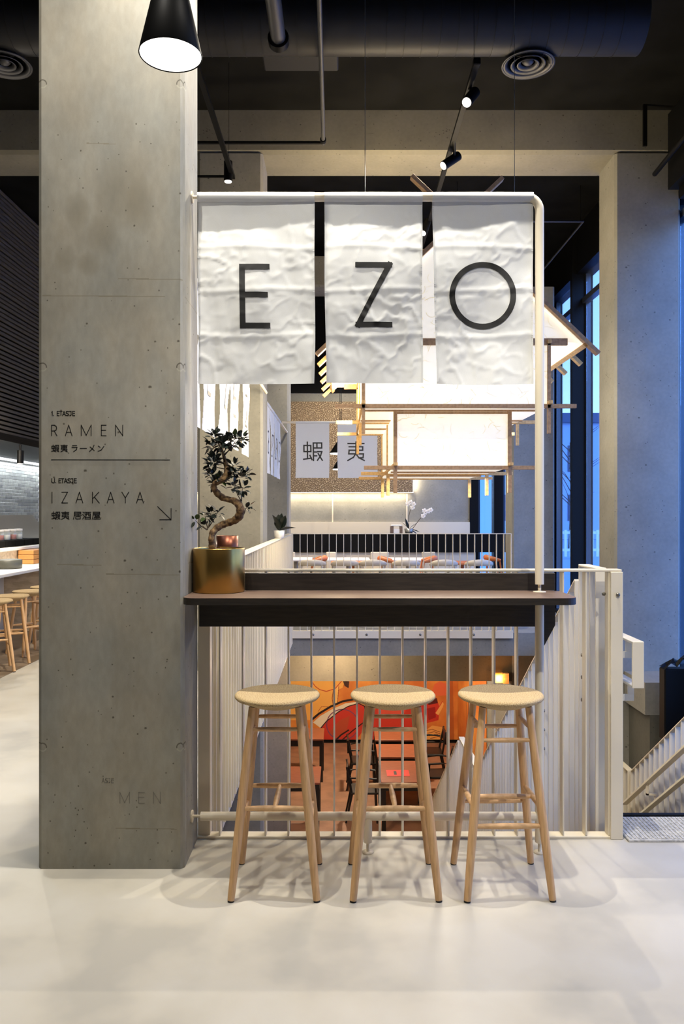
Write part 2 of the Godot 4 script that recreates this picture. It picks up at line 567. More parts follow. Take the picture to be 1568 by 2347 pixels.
	M.paper.emission_texture = M.paper.albedo_texture
	M.paper.emission_operator = BaseMaterial3D.EMISSION_OP_MULTIPLY
	M.paper.emission = Color(1.0, 0.965, 0.89)
	M.paper.emission_energy_multiplier = 0.64
	var cell := noise_tex(0.05, [Color(0.34, 0.27, 0.19), Color(0.70, 0.62, 0.50), Color(1.0, 0.96, 0.86)], 512, FastNoiseLite.TYPE_CELLULAR, 2, 61, [0.1, 0.45, 0.8])
	M.gold = tri_mat(cell, Color(0.74, 0.69, 0.62), Vector3(2.1, 2.1, 2.1), 0.45, true, noise_tex(0.05, [], 512, FastNoiseLite.TYPE_CELLULAR, 2, 61), 1.2)
	M.pale_wood = tri_mat(grain, Color(0.84, 0.765, 0.65), Vector3(0.5, 1.5, 1.5), 0.6)
	M.pale_panel = mat(Color(0.82, 0.77, 0.68), 0.6)
	M.white = mat(Color(0.90, 0.89, 0.87), 0.5)
	M.orange_wood = mat(Color(0.76, 0.44, 0.24), 0.45)
	M.tile = tri_mat(conc, Color(0.62, 0.63, 0.62), Vector3(1.5, 1.5, 1.5), 0.3)
	M.tile_dark = tri_mat(conc, Color(0.52, 0.53, 0.53), Vector3(1.5, 1.5, 1.5), 0.3)
	M.grout = mat(Color(0.86, 0.86, 0.85), 0.8)
	M.slat = tri_mat(grain, Color(0.34, 0.315, 0.28), Vector3(4, 4, 0.4), 0.7)
	M.dark_grey = mat(Color(0.33, 0.335, 0.31), 0.45)
	M.steel = mat(Color(0.62, 0.61, 0.58), 0.35, 0.6)
	M.glass = mat(Color(0.9, 0.95, 1.0, 0.04), 0.02)
	M.glass.transparency = BaseMaterial3D.TRANSPARENCY_ALPHA
	M.jar = mat(Color(0.9, 0.95, 0.95, 0.25), 0.05)
	M.jar.transparency = BaseMaterial3D.TRANSPARENCY_ALPHA
	M.frame_blue = mat(Color(0.22, 0.24, 0.27), 0.35, 0.3)
	M.red_table = tri_mat(grain, Color(0.56, 0.31, 0.21), Vector3(0.6, 4, 4), 0.4)
	M.dark_chair = mat(Color(0.075, 0.06, 0.05), 0.45)
	M.crate_wood = mat(Color(0.72, 0.50, 0.27), 0.6)
	M.red_print = mat(Color(0.78, 0.16, 0.13), 0.5)
	M.spice = mat(Color(0.72, 0.25, 0.12), 0.8)
	M.petal = mat(Color(0.92, 0.90, 0.86), 0.6)
	M.mat_weave = tri_mat(noise_tex(0.05, [grey(0.84), grey(0.94), grey(1.0)], 256, FastNoiseLite.TYPE_SIMPLEX_SMOOTH, 3, 71, [0.35, 0.5, 0.65]), Color(0.80, 0.785, 0.75), Vector3(3, 3, 3), 0.9)
	M.snow = mat(Color(0.62, 0.70, 0.78), 0.9)
	M.lamp_glow = glow(Color(1.0, 0.97, 0.92), 3.0)
	M.pendant_glow = glow(Color(1.0, 0.98, 0.95), 2.2)
	M.cove_glow = glow(Color(1.0, 0.93, 0.80), 1.6)
	M.fire_glow = glow(Color(1.0, 0.55, 0.10), 2.2)
	M.strip_glow = glow(Color(0.95, 0.98, 1.0), 1.5)

# ------------------------------------------------------------------ lettering
# strokes on a grid of 100 x 100, y downwards
func glyph(c: String) -> Array:
	match c:
		"R": return [[[0, 100], [0, 0], [55, 0], [85, 10], [95, 28], [85, 46], [55, 55], [0, 55]], [[50, 55], [100, 100]]]
		"A": return [[[0, 100], [50, 0], [100, 100]], [[18, 68], [82, 68]]]
		"M": return [[[0, 100], [0, 0], [50, 96], [100, 0], [100, 100]]]
		"E": return [[[100, 0], [0, 0], [0, 100], [100, 100]], [[0, 48], [92, 48]]]
		"N": return [[[0, 100], [0, 0], [100, 100], [100, 0]]]
		"I": return [[[50, 0], [50, 100]]]
		"Z": return [[[0, 0], [100, 0], [0, 100], [100, 100]]]
		"K": return [[[0, 0], [0, 100]], [[95, 0], [8, 58]], [[30, 45], [100, 100]]]
		"Y": return [[[0, 0], [50, 52], [100, 0]], [[50, 52], [50, 100]]]
		"T": return [[[0, 0], [100, 0]], [[50, 0], [50, 100]]]
		"S": return [[[95, 8], [60, 0], [20, 4], [6, 22], [20, 42], [80, 58], [96, 78], [80, 96], [40, 100], [0, 92]]]
		"J": return [[[20, 0], [90, 0], [90, 80], [70, 98], [30, 98]]]
		"1": return [[[10, 25], [60, 0], [60, 100]]]
		"U": return [[[0, 0], [0, 75], [20, 98], [80, 98], [100, 75], [100, 0]]]
		".": return [[[40, 94], [60, 94]]]
		"蝦": return [[[4, 20], [40, 20], [40, 52], [4, 52], [4, 20]], [[22, 3], [22, 88]], [[2, 92], [42, 86]], [[35, 72], [45, 94]], [[53, 7], [53, 98]], [[53, 7], [72, 7], [72, 33], [53, 33]], [[53, 54], [70, 54]], [[53, 74], [70, 74]], [[79, 7], [97, 7], [97, 33], [79, 33]], [[76, 52], [97, 52], [90, 74], [74, 97]], [[78, 62], [88, 80], [99, 97]]]
		"夷": return [[[7, 10], [93, 10]], [[13, 27], [87, 27], [87, 45], [13, 45], [11, 64], [91, 64], [89, 84], [70, 84]], [[50, 2], [50, 62], [36, 82], [6, 98]], [[52, 66], [66, 84], [95, 98]]]
		"ラ": return [[[18, 12], [82, 12]], [[10, 38], [88, 38], [78, 68], [36, 96]]]
		"ー": return [[[4, 50], [96, 50]]]
		"メ": return [[[84, 6], [62, 54], [10, 94]], [[22, 30], [86, 80]]]
		"ン": return [[[10, 18], [36, 34]], [[8, 90], [52, 74], [94, 22]]]
		"居": return [[[16, 7], [92, 7], [92, 28], [16, 28]], [[16, 7], [15, 52], [4, 97]], [[22, 46], [99, 46]], [[60, 30], [60, 64]], [[32, 64], [86, 64], [86, 94], [32, 94], [32, 64]]]
		"酒": return [[[6, 6], [20, 18]], [[2, 36], [16, 47]], [[3, 96], [22, 62]], [[28, 9], [100, 9]], [[32, 30], [95, 30], [95, 95], [32, 95], [32, 30]], [[52, 9], [52, 36], [44, 56]], [[74, 9], [74, 52], [92, 54]], [[32, 74], [95, 74]]]
		"屋": return [[[14, 7], [92, 7], [92, 25], [14, 25]], [[14, 7], [13, 52], [2, 97]], [[22, 41], [95, 41]], [[50, 41], [34, 60], [84, 58]], [[70, 49], [88, 64]], [[26, 76], [90, 76]], [[58, 62], [58, 95]], [[18, 95], [99, 95]]]
	return []

# flat strokes, 1 mm proud, on a wall facing +z
func add_strokes(st: SurfaceTool, strokes: Array, x: float, y: float, w: float, h: float, t: float, z: float) -> void:
	for s in strokes:
		for i in s.size() - 1:
			var a := Vector2(x + s[i][0] * w / 100.0, y - s[i][1] * h / 100.0)
			var b := Vector2(x + s[i + 1][0] * w / 100.0, y - s[i + 1][1] * h / 100.0)
			var d := (b - a).normalized() * t / 2.0
			var n := Vector2(-d.y, d.x)
			var p := [a - d + n, a - d - n, b + d - n, b + d + n]
			var f := []
			var k := []
			for q in p:
				f.append(Vector3(q.x, q.y, z + 0.001))
				k.append(Vector3(q.x, q.y, z - 0.002))
			quad(st, f[0], f[1], f[2], f[3])
			for e in 4:
				quad(st, f[e], k[e], k[(e + 1) % 4], f[(e + 1) % 4])

# ------------------------------------------------------------------ cloth
func cloth_z(n: FastNoiseLite, x: float, v: float, amp: float) -> float:
	# pulled back a little under the rod, then swelling out; soft waves, fold lines and small sharp creases
	var sh := n.get_noise_2d(x * 160.0 + 300.0, 5.0) * 0.09
	var k := smoothstep(0.0, 0.10, v)
	var z := (-0.007 + 0.0095 * smoothstep(0.08, 0.38, v + sh)) * k
	z += n.get_noise_2d(x * 100.0, v * 60.0) * 0.011 * k
	z += 0.005 * k * sin(v * 5.0 + x * 4.0)
	for c in [0.27, 0.50, 0.74]:
		z += 0.0022 * maxf(0.0, 1.0 - absf(v - c - 0.008 * sin(x * 9.0 + c * 20.0)) / 0.02)
	var r := 1.0 - absf(n.get_noise_2d(x * 260.0 + 50.0, v * 230.0)) * 3.0
	z += 0.0016 * maxf(0.0, r) * maxf(0.0, r) * k * (0.4 + 0.6 * absf(n.get_noise_2d(x * 60.0 - 90.0, v * 50.0)) * 4.0)
	z += n.get_noise_2d(x * 700.0 - 20.0, v * 420.0) * 0.0006 * k
	return z * amp

# a panel w wide and h high, hanging from a rod at the top; origin at its bottom middle, facing +z
func noren(called: String, label: String, w: float, h: float, rod_r: float, at: Vector3, turn: float, sd: int, amp: float, letters: Array, group := "", drop := 0.0, nx := 64, ny := 100) -> Node3D:
	var t := thing(called, label, "curtain", at, turn, group)
	var n := FastNoiseLite.new()
	n.seed = sd
	n.frequency = 0.022
	n.fractal_octaves = 3
	var st := new_st(false)
	var g := []
	for j in ny + 1:
		var v := float(j) / ny
		var row := []
		for i in nx + 1:
			var u := float(i) / nx - 0.5
			var x := u * w + 0.0035 * sin(v * 7.0 + sd) * v + (0.02 * drop * v * (0.5 - u) if drop != 0.0 else 0.0)
			var y := h * (1.0 - v) - 0.006 * v * cos(u * 3.0) * drop
			row.append(Vector3(x, y, cloth_z(n, u * w, v, amp)))
		g.append(row)
	for j in ny:
		for i in nx:
			quad(st, g[j + 1][i], g[j + 1][i + 1], g[j][i + 1], g[j][i])
	part("cloth", done(st), M.cloth, t)
	for s in [[0, 1], [nx, -1]]:
		var hems := new_st()
		for j in ny:
			var a: Vector3 = g[j][s[0]]
			var b: Vector3 = g[j + 1][s[0]]
			add_box(hems, Vector3(minf(a.x, a.x + s[1] * 0.007), b.y, (a.z + b.z) / 2 - 0.0004), Vector3(maxf(a.x, a.x + s[1] * 0.007), a.y, (a.z + b.z) / 2 + 0.0012))
		part("hem", done(hems), M.cloth, t)
	var sl := tube_mesh([Vector3(-w / 2, h, 0), Vector3(0, h, 0), Vector3(w / 2, h, 0)], [rod_r + 0.002, rod_r + 0.0024, rod_r + 0.002], 18, false)
	part("rod_sleeve", sl, M.cloth, t)
	for l in letters:   # [glyph strokes or radius, x, y, w, h, thickness] from the panel's own bottom middle
		var ls := new_st(false)
		var pt := func(x: float, y: float) -> Vector3:
			var v := 1.0 - y / h
			return Vector3(x + 0.0035 * sin(v * 7.0 + sd) * v, y, cloth_z(n, x, v, amp) + 0.0022)
		if l[0] is float:
			var m := 64
			for k in m:
				var a := TAU * k / m
				var b := TAU * (k + 1) / m
				for e in 2:
					var r1: float = l[0] - l[5] * e / 2.0
					var r0: float = l[0] - l[5] * (e + 1) / 2.0
					quad(ls, pt.call(l[1] + r0 * cos(a), l[2] + r0 * sin(a)), pt.call(l[1] + r1 * cos(a), l[2] + r1 * sin(a)), pt.call(l[1] + r1 * cos(b), l[2] + r1 * sin(b)), pt.call(l[1] + r0 * cos(b), l[2] + r0 * sin(b)))
		else:
			for s in l[0]:
				for i in s.size() - 1:
					var a := Vector2(l[1] + s[i][0] * l[3] / 100.0, l[2] - s[i][1] * l[4] / 100.0)
					var b := Vector2(l[1] + s[i + 1][0] * l[3] / 100.0, l[2] - s[i + 1][1] * l[4] / 100.0)
					var d: Vector2 = (b - a).normalized() * float(l[5]) / 2.0
					var nn := Vector2(-d.y, d.x)
					a -= d
					b += d
					var m := maxi(2, int(a.distance_to(b) / 0.008))
					for k in m:
						var p := a.lerp(b, float(k) / m)
						var q := a.lerp(b, float(k + 1) / m)
						for e in 2:
							var s0 := -nn + nn * e
							var s1 := nn * e
							quad(ls, pt.call(p.x + s0.x, p.y + s0.y), pt.call(q.x + s0.x, q.y + s0.y), pt.call(q.x + s1.x, q.y + s1.y), pt.call(p.x + s1.x, p.y + s1.y))
		part("letter", done(ls), M.ink, t)
	return t

# ------------------------------------------------------------------ furniture and fittings
func bar_stool(called: String, label: String, at: Vector3, turn: float, H: float, group: String) -> Node3D:
	var t := thing(called, label, "stool", at, turn, group)
	var R := 0.169
	part("seat", lathe([Vector2(0, H - 0.062), Vector2(0.05, H - 0.060), Vector2(0.095, H - 0.048), Vector2(0.135, H - 0.032), Vector2(R - 0.006, H - 0.0205), Vector2(R, H - 0.014), Vector2(R, H - 0.008), Vector2(R - 0.005, H - 0.0015), Vector2(R - 0.013, H), Vector2(0.12, H - 0.003), Vector2(0.06, H - 0.007), Vector2(0, H - 0.008)], 48), M.cork, t)
	var top := 0.090
	var bot := 0.163
	var leg_at := func(sx: float, sz: float, y: float) -> Vector3:
		var k := (H - 0.04 - y) / (H - 0.04)
		var o: float = lerpf(top, bot, k)
		return Vector3(sx * o, y, sz * o)
	for sx in [-1, 1]:
		for sz in [-1, 1]:
			var pts := []
			var rad := []
			for i in 9:
				var y := lerpf(0.006, H - 0.036, i / 8.0)
				pts.append(leg_at.call(sx, sz, y))
				rad.append(lerpf(0.0135, 0.0175, sin(PI * clampf(i / 8.0 * 1.05, 0, 1)) * 0.9 + 0.1 * (i / 8.0)))
			var leg := part("leg", tube_mesh(pts, rad, 16), M.oak_v, t)
			part("glide", tube_mesh([leg_at.call(sx, sz, 0.0), leg_at.call(sx, sz, 0.007)], [0.0125, 0.0128], 14), M.glide, leg)
	var rung := func(a: Vector3, b: Vector3, r: float) -> void:
		var pts := []
		var rad := []
		for i in 9:
			pts.append(a.lerp(b, i / 8.0))
			rad.append(r * (0.72 + 0.28 * sin(PI * i / 8.0)))
		part("rung", tube_mesh(pts, rad, 12), M.oak_h, t)
	var f := H / 0.755
	for s in [-1, 1]:
		rung.call(leg_at.call(-1, s, 0.635 * f), leg_at.call(1, s, 0.635 * f), 0.0095)
		rung.call(leg_at.call(-1, s, 0.340 * f), leg_at.call(1, s, 0.340 * f), 0.0115)
		rung.call(leg_at.call(s, -1, 0.594 * f), leg_at.call(s, 1, 0.594 * f), 0.0095)
		rung.call(leg_at.call(s, -1, 0.275 * f), leg_at.call(s, 1, 0.275 * f), 0.0115)
	var z: float = leg_at.call(1, 1, 0.34 * f).z
	var pts := []
	var rad := []
	for i in 9:
		pts.append(Vector3(0, 0.34 * f, lerpf(-z, z, i / 8.0)))
		rad.append(0.0105 * (0.75 + 0.35 * sin(PI * i / 8.0)))
	part("stretcher", tube_mesh(pts, rad, 12), M.oak_h, t)
	return t

# a cylinder lamp on a ceiling track: lens at `at`, shining along dir
func track_spot(label: String, at: Vector3, dir: Vector3, track: Vector3, energy: float, body_r := 0.036, length := 0.17, angle := 38.0, col := Color(1.0, 0.95, 0.86)) -> void:
	dir = dir.normalized()
	var t := thing("track_spotlight", label, "spotlight", at, 0.0, "track spotlights")
	var back := -dir * length
	part("body", tube_mesh([Vector3.ZERO, back], [body_r, body_r], 24), M.black, t)
	part("lamp_face", tube_mesh([dir * 0.001, dir * 0.006], [body_r * 0.86, body_r * 0.80], 24), M.lamp_glow, t)
	var k := track - at
	var mid := back * 0.75
	part("bracket", tube_mesh([mid, mid.lerp(k, 0.55) + Vector3(0, 0.01, 0.0), k], [0.012, 0.012, 0.016], 10), M.black, t)
	spot("spot_lamp", at + dir * 0.012, dir, col, energy, angle, 0.6, 0.016)

func jar_at(x: float, y: float, z: float, col: Material, label: String, r := 0.035, h := 0.085) -> void:
	var t := thing("spice_jar", label, "jar", Vector3(x, y, z), 0.0, "jars along the ledge")
	part("glass", lathe([Vector2(0, 0), Vector2(r, 0), Vector2(r, h * 0.8), Vector2(r * 0.8, h), Vector2(0, h)], 16), M.jar, t)
	part("contents", lathe([Vector2(0, 0.004), Vector2(r * 0.9, 0.004), Vector2(r * 0.9, h * 0.6), Vector2(0, h * 0.6)], 14), col, t)
	part("lid", lathe([Vector2(0, h), Vector2(r * 0.95, h), Vector2(r * 0.95, h + 0.03), Vector2(0, h + 0.03)], 16), M.white, t)

func leaf_mesh(l: float, w: float) -> ArrayMesh:
	var st := new_st(false)
	var n := 5
	var pr := []
	for i in n + 1:
		var u := float(i) / n
		pr.append([u * l, w * pow(sin(PI * pow(u, 0.85)), 0.8) * 0.5, -0.12 * l * u * u])
	for i in n:
		var a: Array = pr[i]
		var b: Array = pr[i + 1]
		for s in [-1, 1]:
			var p := [Vector3(a[0], a[2], 0), Vector3(b[0], b[2], 0), Vector3(b[0], b[2] + b[1] * 0.35, s * b[1]), Vector3(a[0], a[2] + a[1] * 0.35, s * a[1])]
			if s < 0: quad(st, p[0], p[1], p[2], p[3])
			else: quad(st, p[3], p[2], p[1], p[0])
	return done(st)

func leaf_pose(at: Vector3, dir: Vector3, s: float) -> Transform3D:
	var x := dir.normalized()
	var z := x.cross(Vector3.UP + Vector3(rng.randf_range(-0.5, 0.5), 0, rng.randf_range(-0.5, 0.5))).normalized()
	return Transform3D(Basis(x, z.cross(x), z).scaled(Vector3(s, s, s)), at)

func put_leaf(mesh: Mesh, m: Material, parent: Node, at: Vector3, dir: Vector3, s: float) -> void:
	part("leaf", mesh, m, parent).transform = leaf_pose(at, dir, s)

func bonsai(at: Vector3) -> void:
	var pot := thing("brass_planter", "shiny round brass planter on the left end of the counter, against the column", "planter", at)
	part("body", lathe([Vector2(0, 0), Vector2(0.109, 0), Vector2(0.112, 0.004), Vector2(0.112, 0.188), Vector2(0.111, 0.190), Vector2(0.108, 0.190), Vector2(0.107, 0.187), Vector2(0.107, 0.165), Vector2(0, 0.165)], 64), M.brass, pot)
	part("soil", lathe([Vector2(0.107, 0.162), Vector2(0.107, 0.170), Vector2(0.07, 0.180), Vector2(0.03, 0.187), Vector2(0, 0.189)], 32), M.soil, pot)
	var t := thing("bonsai_tree", "bonsai with a thick S-curved trunk and dark glossy leaves in the brass planter", "bonsai", at + Vector3(0, 0.172, 0))
	var k := 0.0002614
	var P := func(cx: float, cy: float, z := 0.0) -> Vector3: return Vector3((cx - 450.0) * k, (2170.0 - cy) * k, z)
	var path := [[350, 2190, 62], [352, 2080, 54], [338, 1960, 46], [348, 1850, 46], [410, 1770, 48], [500, 1715, 50], [600, 1680, 50], [700, 1645, 52], [785, 1585, 58], [815, 1500, 58], [815, 1420, 56], [770, 1350, 54], [690, 1310, 46], [600, 1290, 40], [510, 1265, 46], [430, 1200, 48], [375, 1120, 42], [375, 1040, 36], [440, 1000, 40], [530, 960, 48], [590, 880, 56], [590, 790, 50], [560, 710, 36], [545, 620, 26], [520, 520, 18], [500, 430, 12]]
	var c := Curve3D.new()
	for i in path.size():
		var p: Vector3 = P.call(path[i][0], path[i][1], 0.018 * sin(i * 0.8))
		var a: Array = path[maxi(i - 1, 0)]
		var b: Array = path[mini(i + 1, path.size() - 1)]
		var tg := Vector3((b[0] - a[0]) * k, -(b[1] - a[1]) * k, 0) / 6.0
		c.add_point(p, -tg, tg)
	var pts := []
	var rad := []
	var n := 130
	var offs := []
	for i in path.size(): offs.append(c.get_closest_offset(c.get_point_position(i)))
	var seg := 0
	for i in n + 1:
		var d: float = c.get_baked_length() * i / n
		while seg < path.size() - 2 and d > offs[seg + 1]: seg += 1
		var u := clampf((d - offs[seg]) / maxf(offs[seg + 1] - offs[seg], 1e-5), 0, 1)
		pts.append(c.sample_baked(d))
		rad.append(lerpf(path[seg][2], path[seg + 1][2], u) * k * 1.2 * (1.0 + 0.07 * sin(i * 1.1) + 0.05 * sin(i * 2.7)))
	part("trunk", tube_mesh(pts, rad, 16), M.bark, t)
	for r in [[330, 2060, 250, 2190, 20], [370, 2060, 480, 2190, 22], [365, 2000, 440, 2185, 20], [340, 2040, 300, 2195, 26]]:
		part("root", tube_mesh([P.call(r[0], r[1], 0.012), P.call((r[0] + r[2]) / 2.0, (r[1] + r[3]) / 2.0 + 10, 0.02), P.call(r[2], r[3], 0.024)], [r[4] * k, r[4] * k * 0.8, r[4] * k * 0.4], 8), M.bark, t)
	# branches: from, to, then the leaf cluster at its end: radius, leaves
	var br := [
		[510, 470, 390, 250, 110, 20, 0], [510, 470, 340, 400, 105, 20, 1], [530, 520, 610, 330, 120, 24, 0], [545, 560, 740, 290, 125, 26, 1], [540, 540, 830, 290, 80, 12, 0], [520, 500, 500, 380, 110, 18, 0],
		[550, 680, 380, 640, 90, 16, 0], [540, 780, 350, 720, 110, 22, 1], [530, 880, 330, 890, 90, 16, 0], [420, 1010, 420, 1020, 90, 16, 1], [480, 960, 470, 940, 80, 10, 0],
		[590, 760, 700, 740, 80, 14, 0], [600, 830, 720, 830, 80, 12, 1], [610, 860, 870, 860, 95, 12, 0], [640, 900, 820, 920, 90, 10, 1],
		[820, 1310, 700, 1080, 95, 12, 0], [830, 1330, 850, 1110, 75, 12, 1], [900, 1400, 950, 1400, 45, 6, 0], [855, 1560, 905, 1440, 26, 3, 0], [600, 860, 660, 900, 70, 8, 0],
		[270, 1780, 210, 1570, 70, 9, 2], [280, 1760, 300, 1530, 70, 10, 0], [285, 1750, 420, 1510, 60, 6, 2], [260, 1800, 60, 1640, 55, 5, 2], [265, 1790, 160, 1730, 40, 3, 0]]
	var all := []
	var lm := [leaf_mesh(0.032, 0.0195), leaf_mesh(0.027, 0.016), leaf_mesh(0.037, 0.018)]
	for b in br:
		var a: Vector3 = P.call(b[0], b[1], 0.006)
		var e: Vector3 = P.call(b[2], b[3], rng.randf_range(-0.03, 0.03))
		if a.distance_to(e) > 0.004:
			part("branch", tube_mesh([a, a.lerp(e, 0.5) + Vector3(0, -0.004, 0.003), e], [0.0026, 0.0019, 0.0011], 7), M.twig, t)
		for i in int(b[5] * 1.4):
			var v := Vector3(rng.randf_range(-1, 1), rng.randf_range(-1, 1), rng.randf_range(-1, 1))
			var q: Vector3 = e + v * b[4] * k * 0.66
			var light: bool = b[6] == 2 and i % 2 == 0 or rng.randf() < 0.06
			all.append([lm[rng.randi() % 3], M.leaf_light if light else M.leaf, leaf_pose(q, v + Vector3(0, 0.25, 0), rng.randf_range(0.75, 1.15))])

	all.sort_custom(func(p, q): return p[2].origin.z > q[2].origin.z)   # the nearest as leaves of their own
	var rest := SurfaceTool.new()
	for i in all.size():
		if i < 290: part("leaf", all[i][0], all[i][1], t).transform = all[i][2]
		else: rest.append_from(all[i][0], 0, all[i][2])
	part("inner_foliage", rest.commit(), M.leaf, t).set_meta("kind", "stuff")

# upright flat bars between a lower and an upper line, with a flat cap; axis is the direction of the run
func guard(t: Node3D, a: Vector3, b: Vector3, ya0: float, ya1: float, yb0: float, yb1: float, n: int, wide: float, cap := true) -> void:
	var run := (b - a)
	run.y = 0.0
	var dir := run.normalized()
	var basis := Basis(dir, Vector3.UP, dir.cross(Vector3.UP))
	var shared := {}
	for i in n:
		var u := float(i) / maxf(n - 1, 1)
		var y0 := lerpf(ya0, yb0, u)
		var y1 := lerpf(ya1, yb1, u) - 0.004
		var key := snappedf(y1 - y0, 0.002)
		if not shared.has(key): shared[key] = box_mesh(Vector3(0.008, key, wide), 0.0015)
		var p := a.lerp(b, u)
		var o := part("bar", shared[key], M.cream, t)
		o.transform = Transform3D(basis, Vector3(p.x, (y0 + y1) / 2.0, p.z))
	if cap:
		beam_part("top_rail", Vector3(a.x, ya1, a.z), Vector3(b.x, yb1, b.z), wide + 0.004, 0.010, M.cream, t, Vector3.UP, 0.002)

func armchair(called: String, label: String, at: Vector3, turn: float, wood: Material, pad: Material, group: String, g := 1.0) -> Node3D:
	var t := thing(called, label, "chair", at, turn, group)
	part("seat", lathe([Vector2(0, 0.41), Vector2(0.17 * g, 0.41), Vector2(0.185 * g, 0.425), Vector2(0.18 * g, 0.455), Vector2(0, 0.46)], 24), pad, t)
	for s in [[-1, -1], [1, -1], [-1, 1], [1, 1]]:
		part("leg", tube_mesh([Vector3(s[0] * 0.15 * g, 0, s[1] * 0.14 * g), Vector3(s[0] * 0.135 * g, 0.42 if s[1] > 0 else 0.76, s[1] * 0.13 * g)], [0.013, 0.016], 10), wood, t)
	var pts := []
	var rad := []
	for i in 15:
		var a := lerpf(PI * 0.98, TAU + PI * 0.02, i / 14.0)
		pts.append(Vector3(cos(a) * 0.17 * g, 0.77 + 0.035 * sin(PI * i / 14.0), sin(a) * 0.17 * g))
		rad.append(0.020 + 0.024 * sin(PI * i / 14.0))
	part("backrest", tube_mesh(pts, rad, 10), wood, t)
	for s in [-1, 1]:
		part("arm_post", tube_mesh([Vector3(s * 0.14 * g, 0.43, 0.05), Vector3(s * 0.168 * g, 0.77, 0.0)], [0.013, 0.013], 8), wood, t)
	return t

func cafe_table(called: String, label: String, at: Vector3, w: float, d: float, top: Material, leg: Material, group: String) -> Node3D:
	var t := thing(called, label, "table", at, 0.0, group)
	box_part("tabletop", Vector3(-w / 2, 0.722, -d / 2), Vector3(w / 2, 0.75, d / 2), top, t, 0.006)
	part("leg", tube_mesh([Vector3(0, 0.03, 0), Vector3(0, 0.722, 0)], [0.035, 0.035], 14), leg, t)
	part("base", lathe([Vector2(0, 0), Vector2(0.2, 0), Vector2(0.2, 0.012), Vector2(0.04, 0.035), Vector2(0, 0.035)], 24), leg, t)
	return t

func dark_chair(label: String, at: Vector3, turn: float) -> Node3D:
	var t := thing("dark_chair", label, "chair", at, turn, "dark chairs on the lower floor")
	box_part("seat", Vector3(-0.22, 0.43, -0.21), Vector3(0.22, 0.465, 0.22), M.dark_chair, t, 0.01)
	for s in [-1, 1]:
		part("leg", tube_mesh([Vector3(s * 0.21, 0, 0.2), Vector3(s * 0.20, 0.66, 0.17)], [0.014, 0.017], 8), M.dark_chair, t)
		part("leg", tube_mesh([Vector3(s * 0.2, 0, -0.27), Vector3(s * 0.2, 0.43, -0.18), Vector3(s * 0.19, 0.84, -0.26)], [0.014, 0.019, 0.015], 8), M.dark_chair, t)
		part("arm", tube_mesh([Vector3(s * 0.2, 0.66, 0.19), Vector3(s * 0.215, 0.68, 0.0), Vector3(s * 0.195, 0.67, -0.2)], [0.015, 0.017, 0.015], 8), M.dark_chair, t)
	box_part("backrest", Vector3(-0.2, 0.62, -0.262), Vector3(0.2, 0.84, -0.238), M.dark_chair, t, 0.008)
	return t

func diffuser(label: String, at: Vector3) -> void:
	var t := thing("ceiling_diffuser", label, "air vent", at, 0.0, "round ceiling diffusers")
	part("neck", lathe([Vector2(0.13, 0.02), Vector2(0.13, 0.42)], 32), M.black, t)
	var prev := 0.0
	for r in [0.05, 0.095, 0.145]:
		part("ring", lathe([Vector2(r, 0.02), Vector2(r + 0.028, 0.0), Vector2(r + 0.03, 0.004), Vector2(r + 0.004, 0.026), Vector2(r, 0.02)], 40), M.ring, t)
		prev = r
	part("rim", lathe([Vector2(0.175, 0.004), Vector2(0.188, 0.0), Vector2(0.19, 0.006), Vector2(0.14, 0.05), Vector2(0.13, 0.05), Vector2(0.175, 0.004)], 48), M.ring, t)
	part("cone", lathe([Vector2(0, 0.0), Vector2(0.03, 0.012), Vector2(0.045, 0.03), Vector2(0, 0.03)], 24), M.ring, t)

# ------------------------------------------------------------------ the scene
func _ready() -> void:
	rng.seed = 20240
	var cam := Camera3D.new()
	cam.name = "camera"
	cam.position = Vector3(0, 1.475, 0)
	cam.fov = 65.34
	cam.near = 0.05
	cam.far = 300.0
	add_child(cam)
	cam.current = true

	var we := WorldEnvironment.new()
	we.name = "world"
	var e := Environment.new()
	var sky := ProceduralSkyMaterial.new()
	sky.sky_top_color = Color(0.30, 0.52, 0.95)
	sky.sky_horizon_color = Color(0.62, 0.80, 1.0)
	sky.ground_horizon_color = Color(0.50, 0.62, 0.78)
	sky.ground_bottom_color = Color(0.42, 0.5, 0.6)
	sky.sky_energy_multiplier = 1.8
	sky.ground_energy_multiplier = 0.7
	e.background_mode = Environment.BG_SKY
	e.sky = Sky.new()
	e.sky.sky_material = sky
	e.tonemap_mode = Environment.TONE_MAPPER_LINEAR
	e.tonemap_exposure = 1.0
	e.sdfgi_enabled = true
	e.ssao_enabled = true
	e.ssil_enabled = true
	we.environment = e
	add_child(we)

	var sun := DirectionalLight3D.new()   # bluish daylight that falls in through the right-hand glazing
	sun.name = "daylight"
	sun.light_color = Color(0.40, 0.62, 1.0)
	sun.light_energy = 1.75
	sun.light_angular_distance = 40.0
	sun.sky_mode = DirectionalLight3D.SKY_MODE_LIGHT_ONLY
	sun.shadow_enabled = true
	add_child(sun)
	sun.look_at_from_position(Vector3(8, 9, 8), Vector3(8, 9, 8) + Vector3(-0.4, -0.45, -0.8), Vector3.UP)

	make_materials()
	lights()
	room()
	windows()
	stairwell()
	lower_floor()
	near_column()
	counter()
	curtains()
	house_lantern()
	back_room()
	left_room()
	overhead()
	outside()

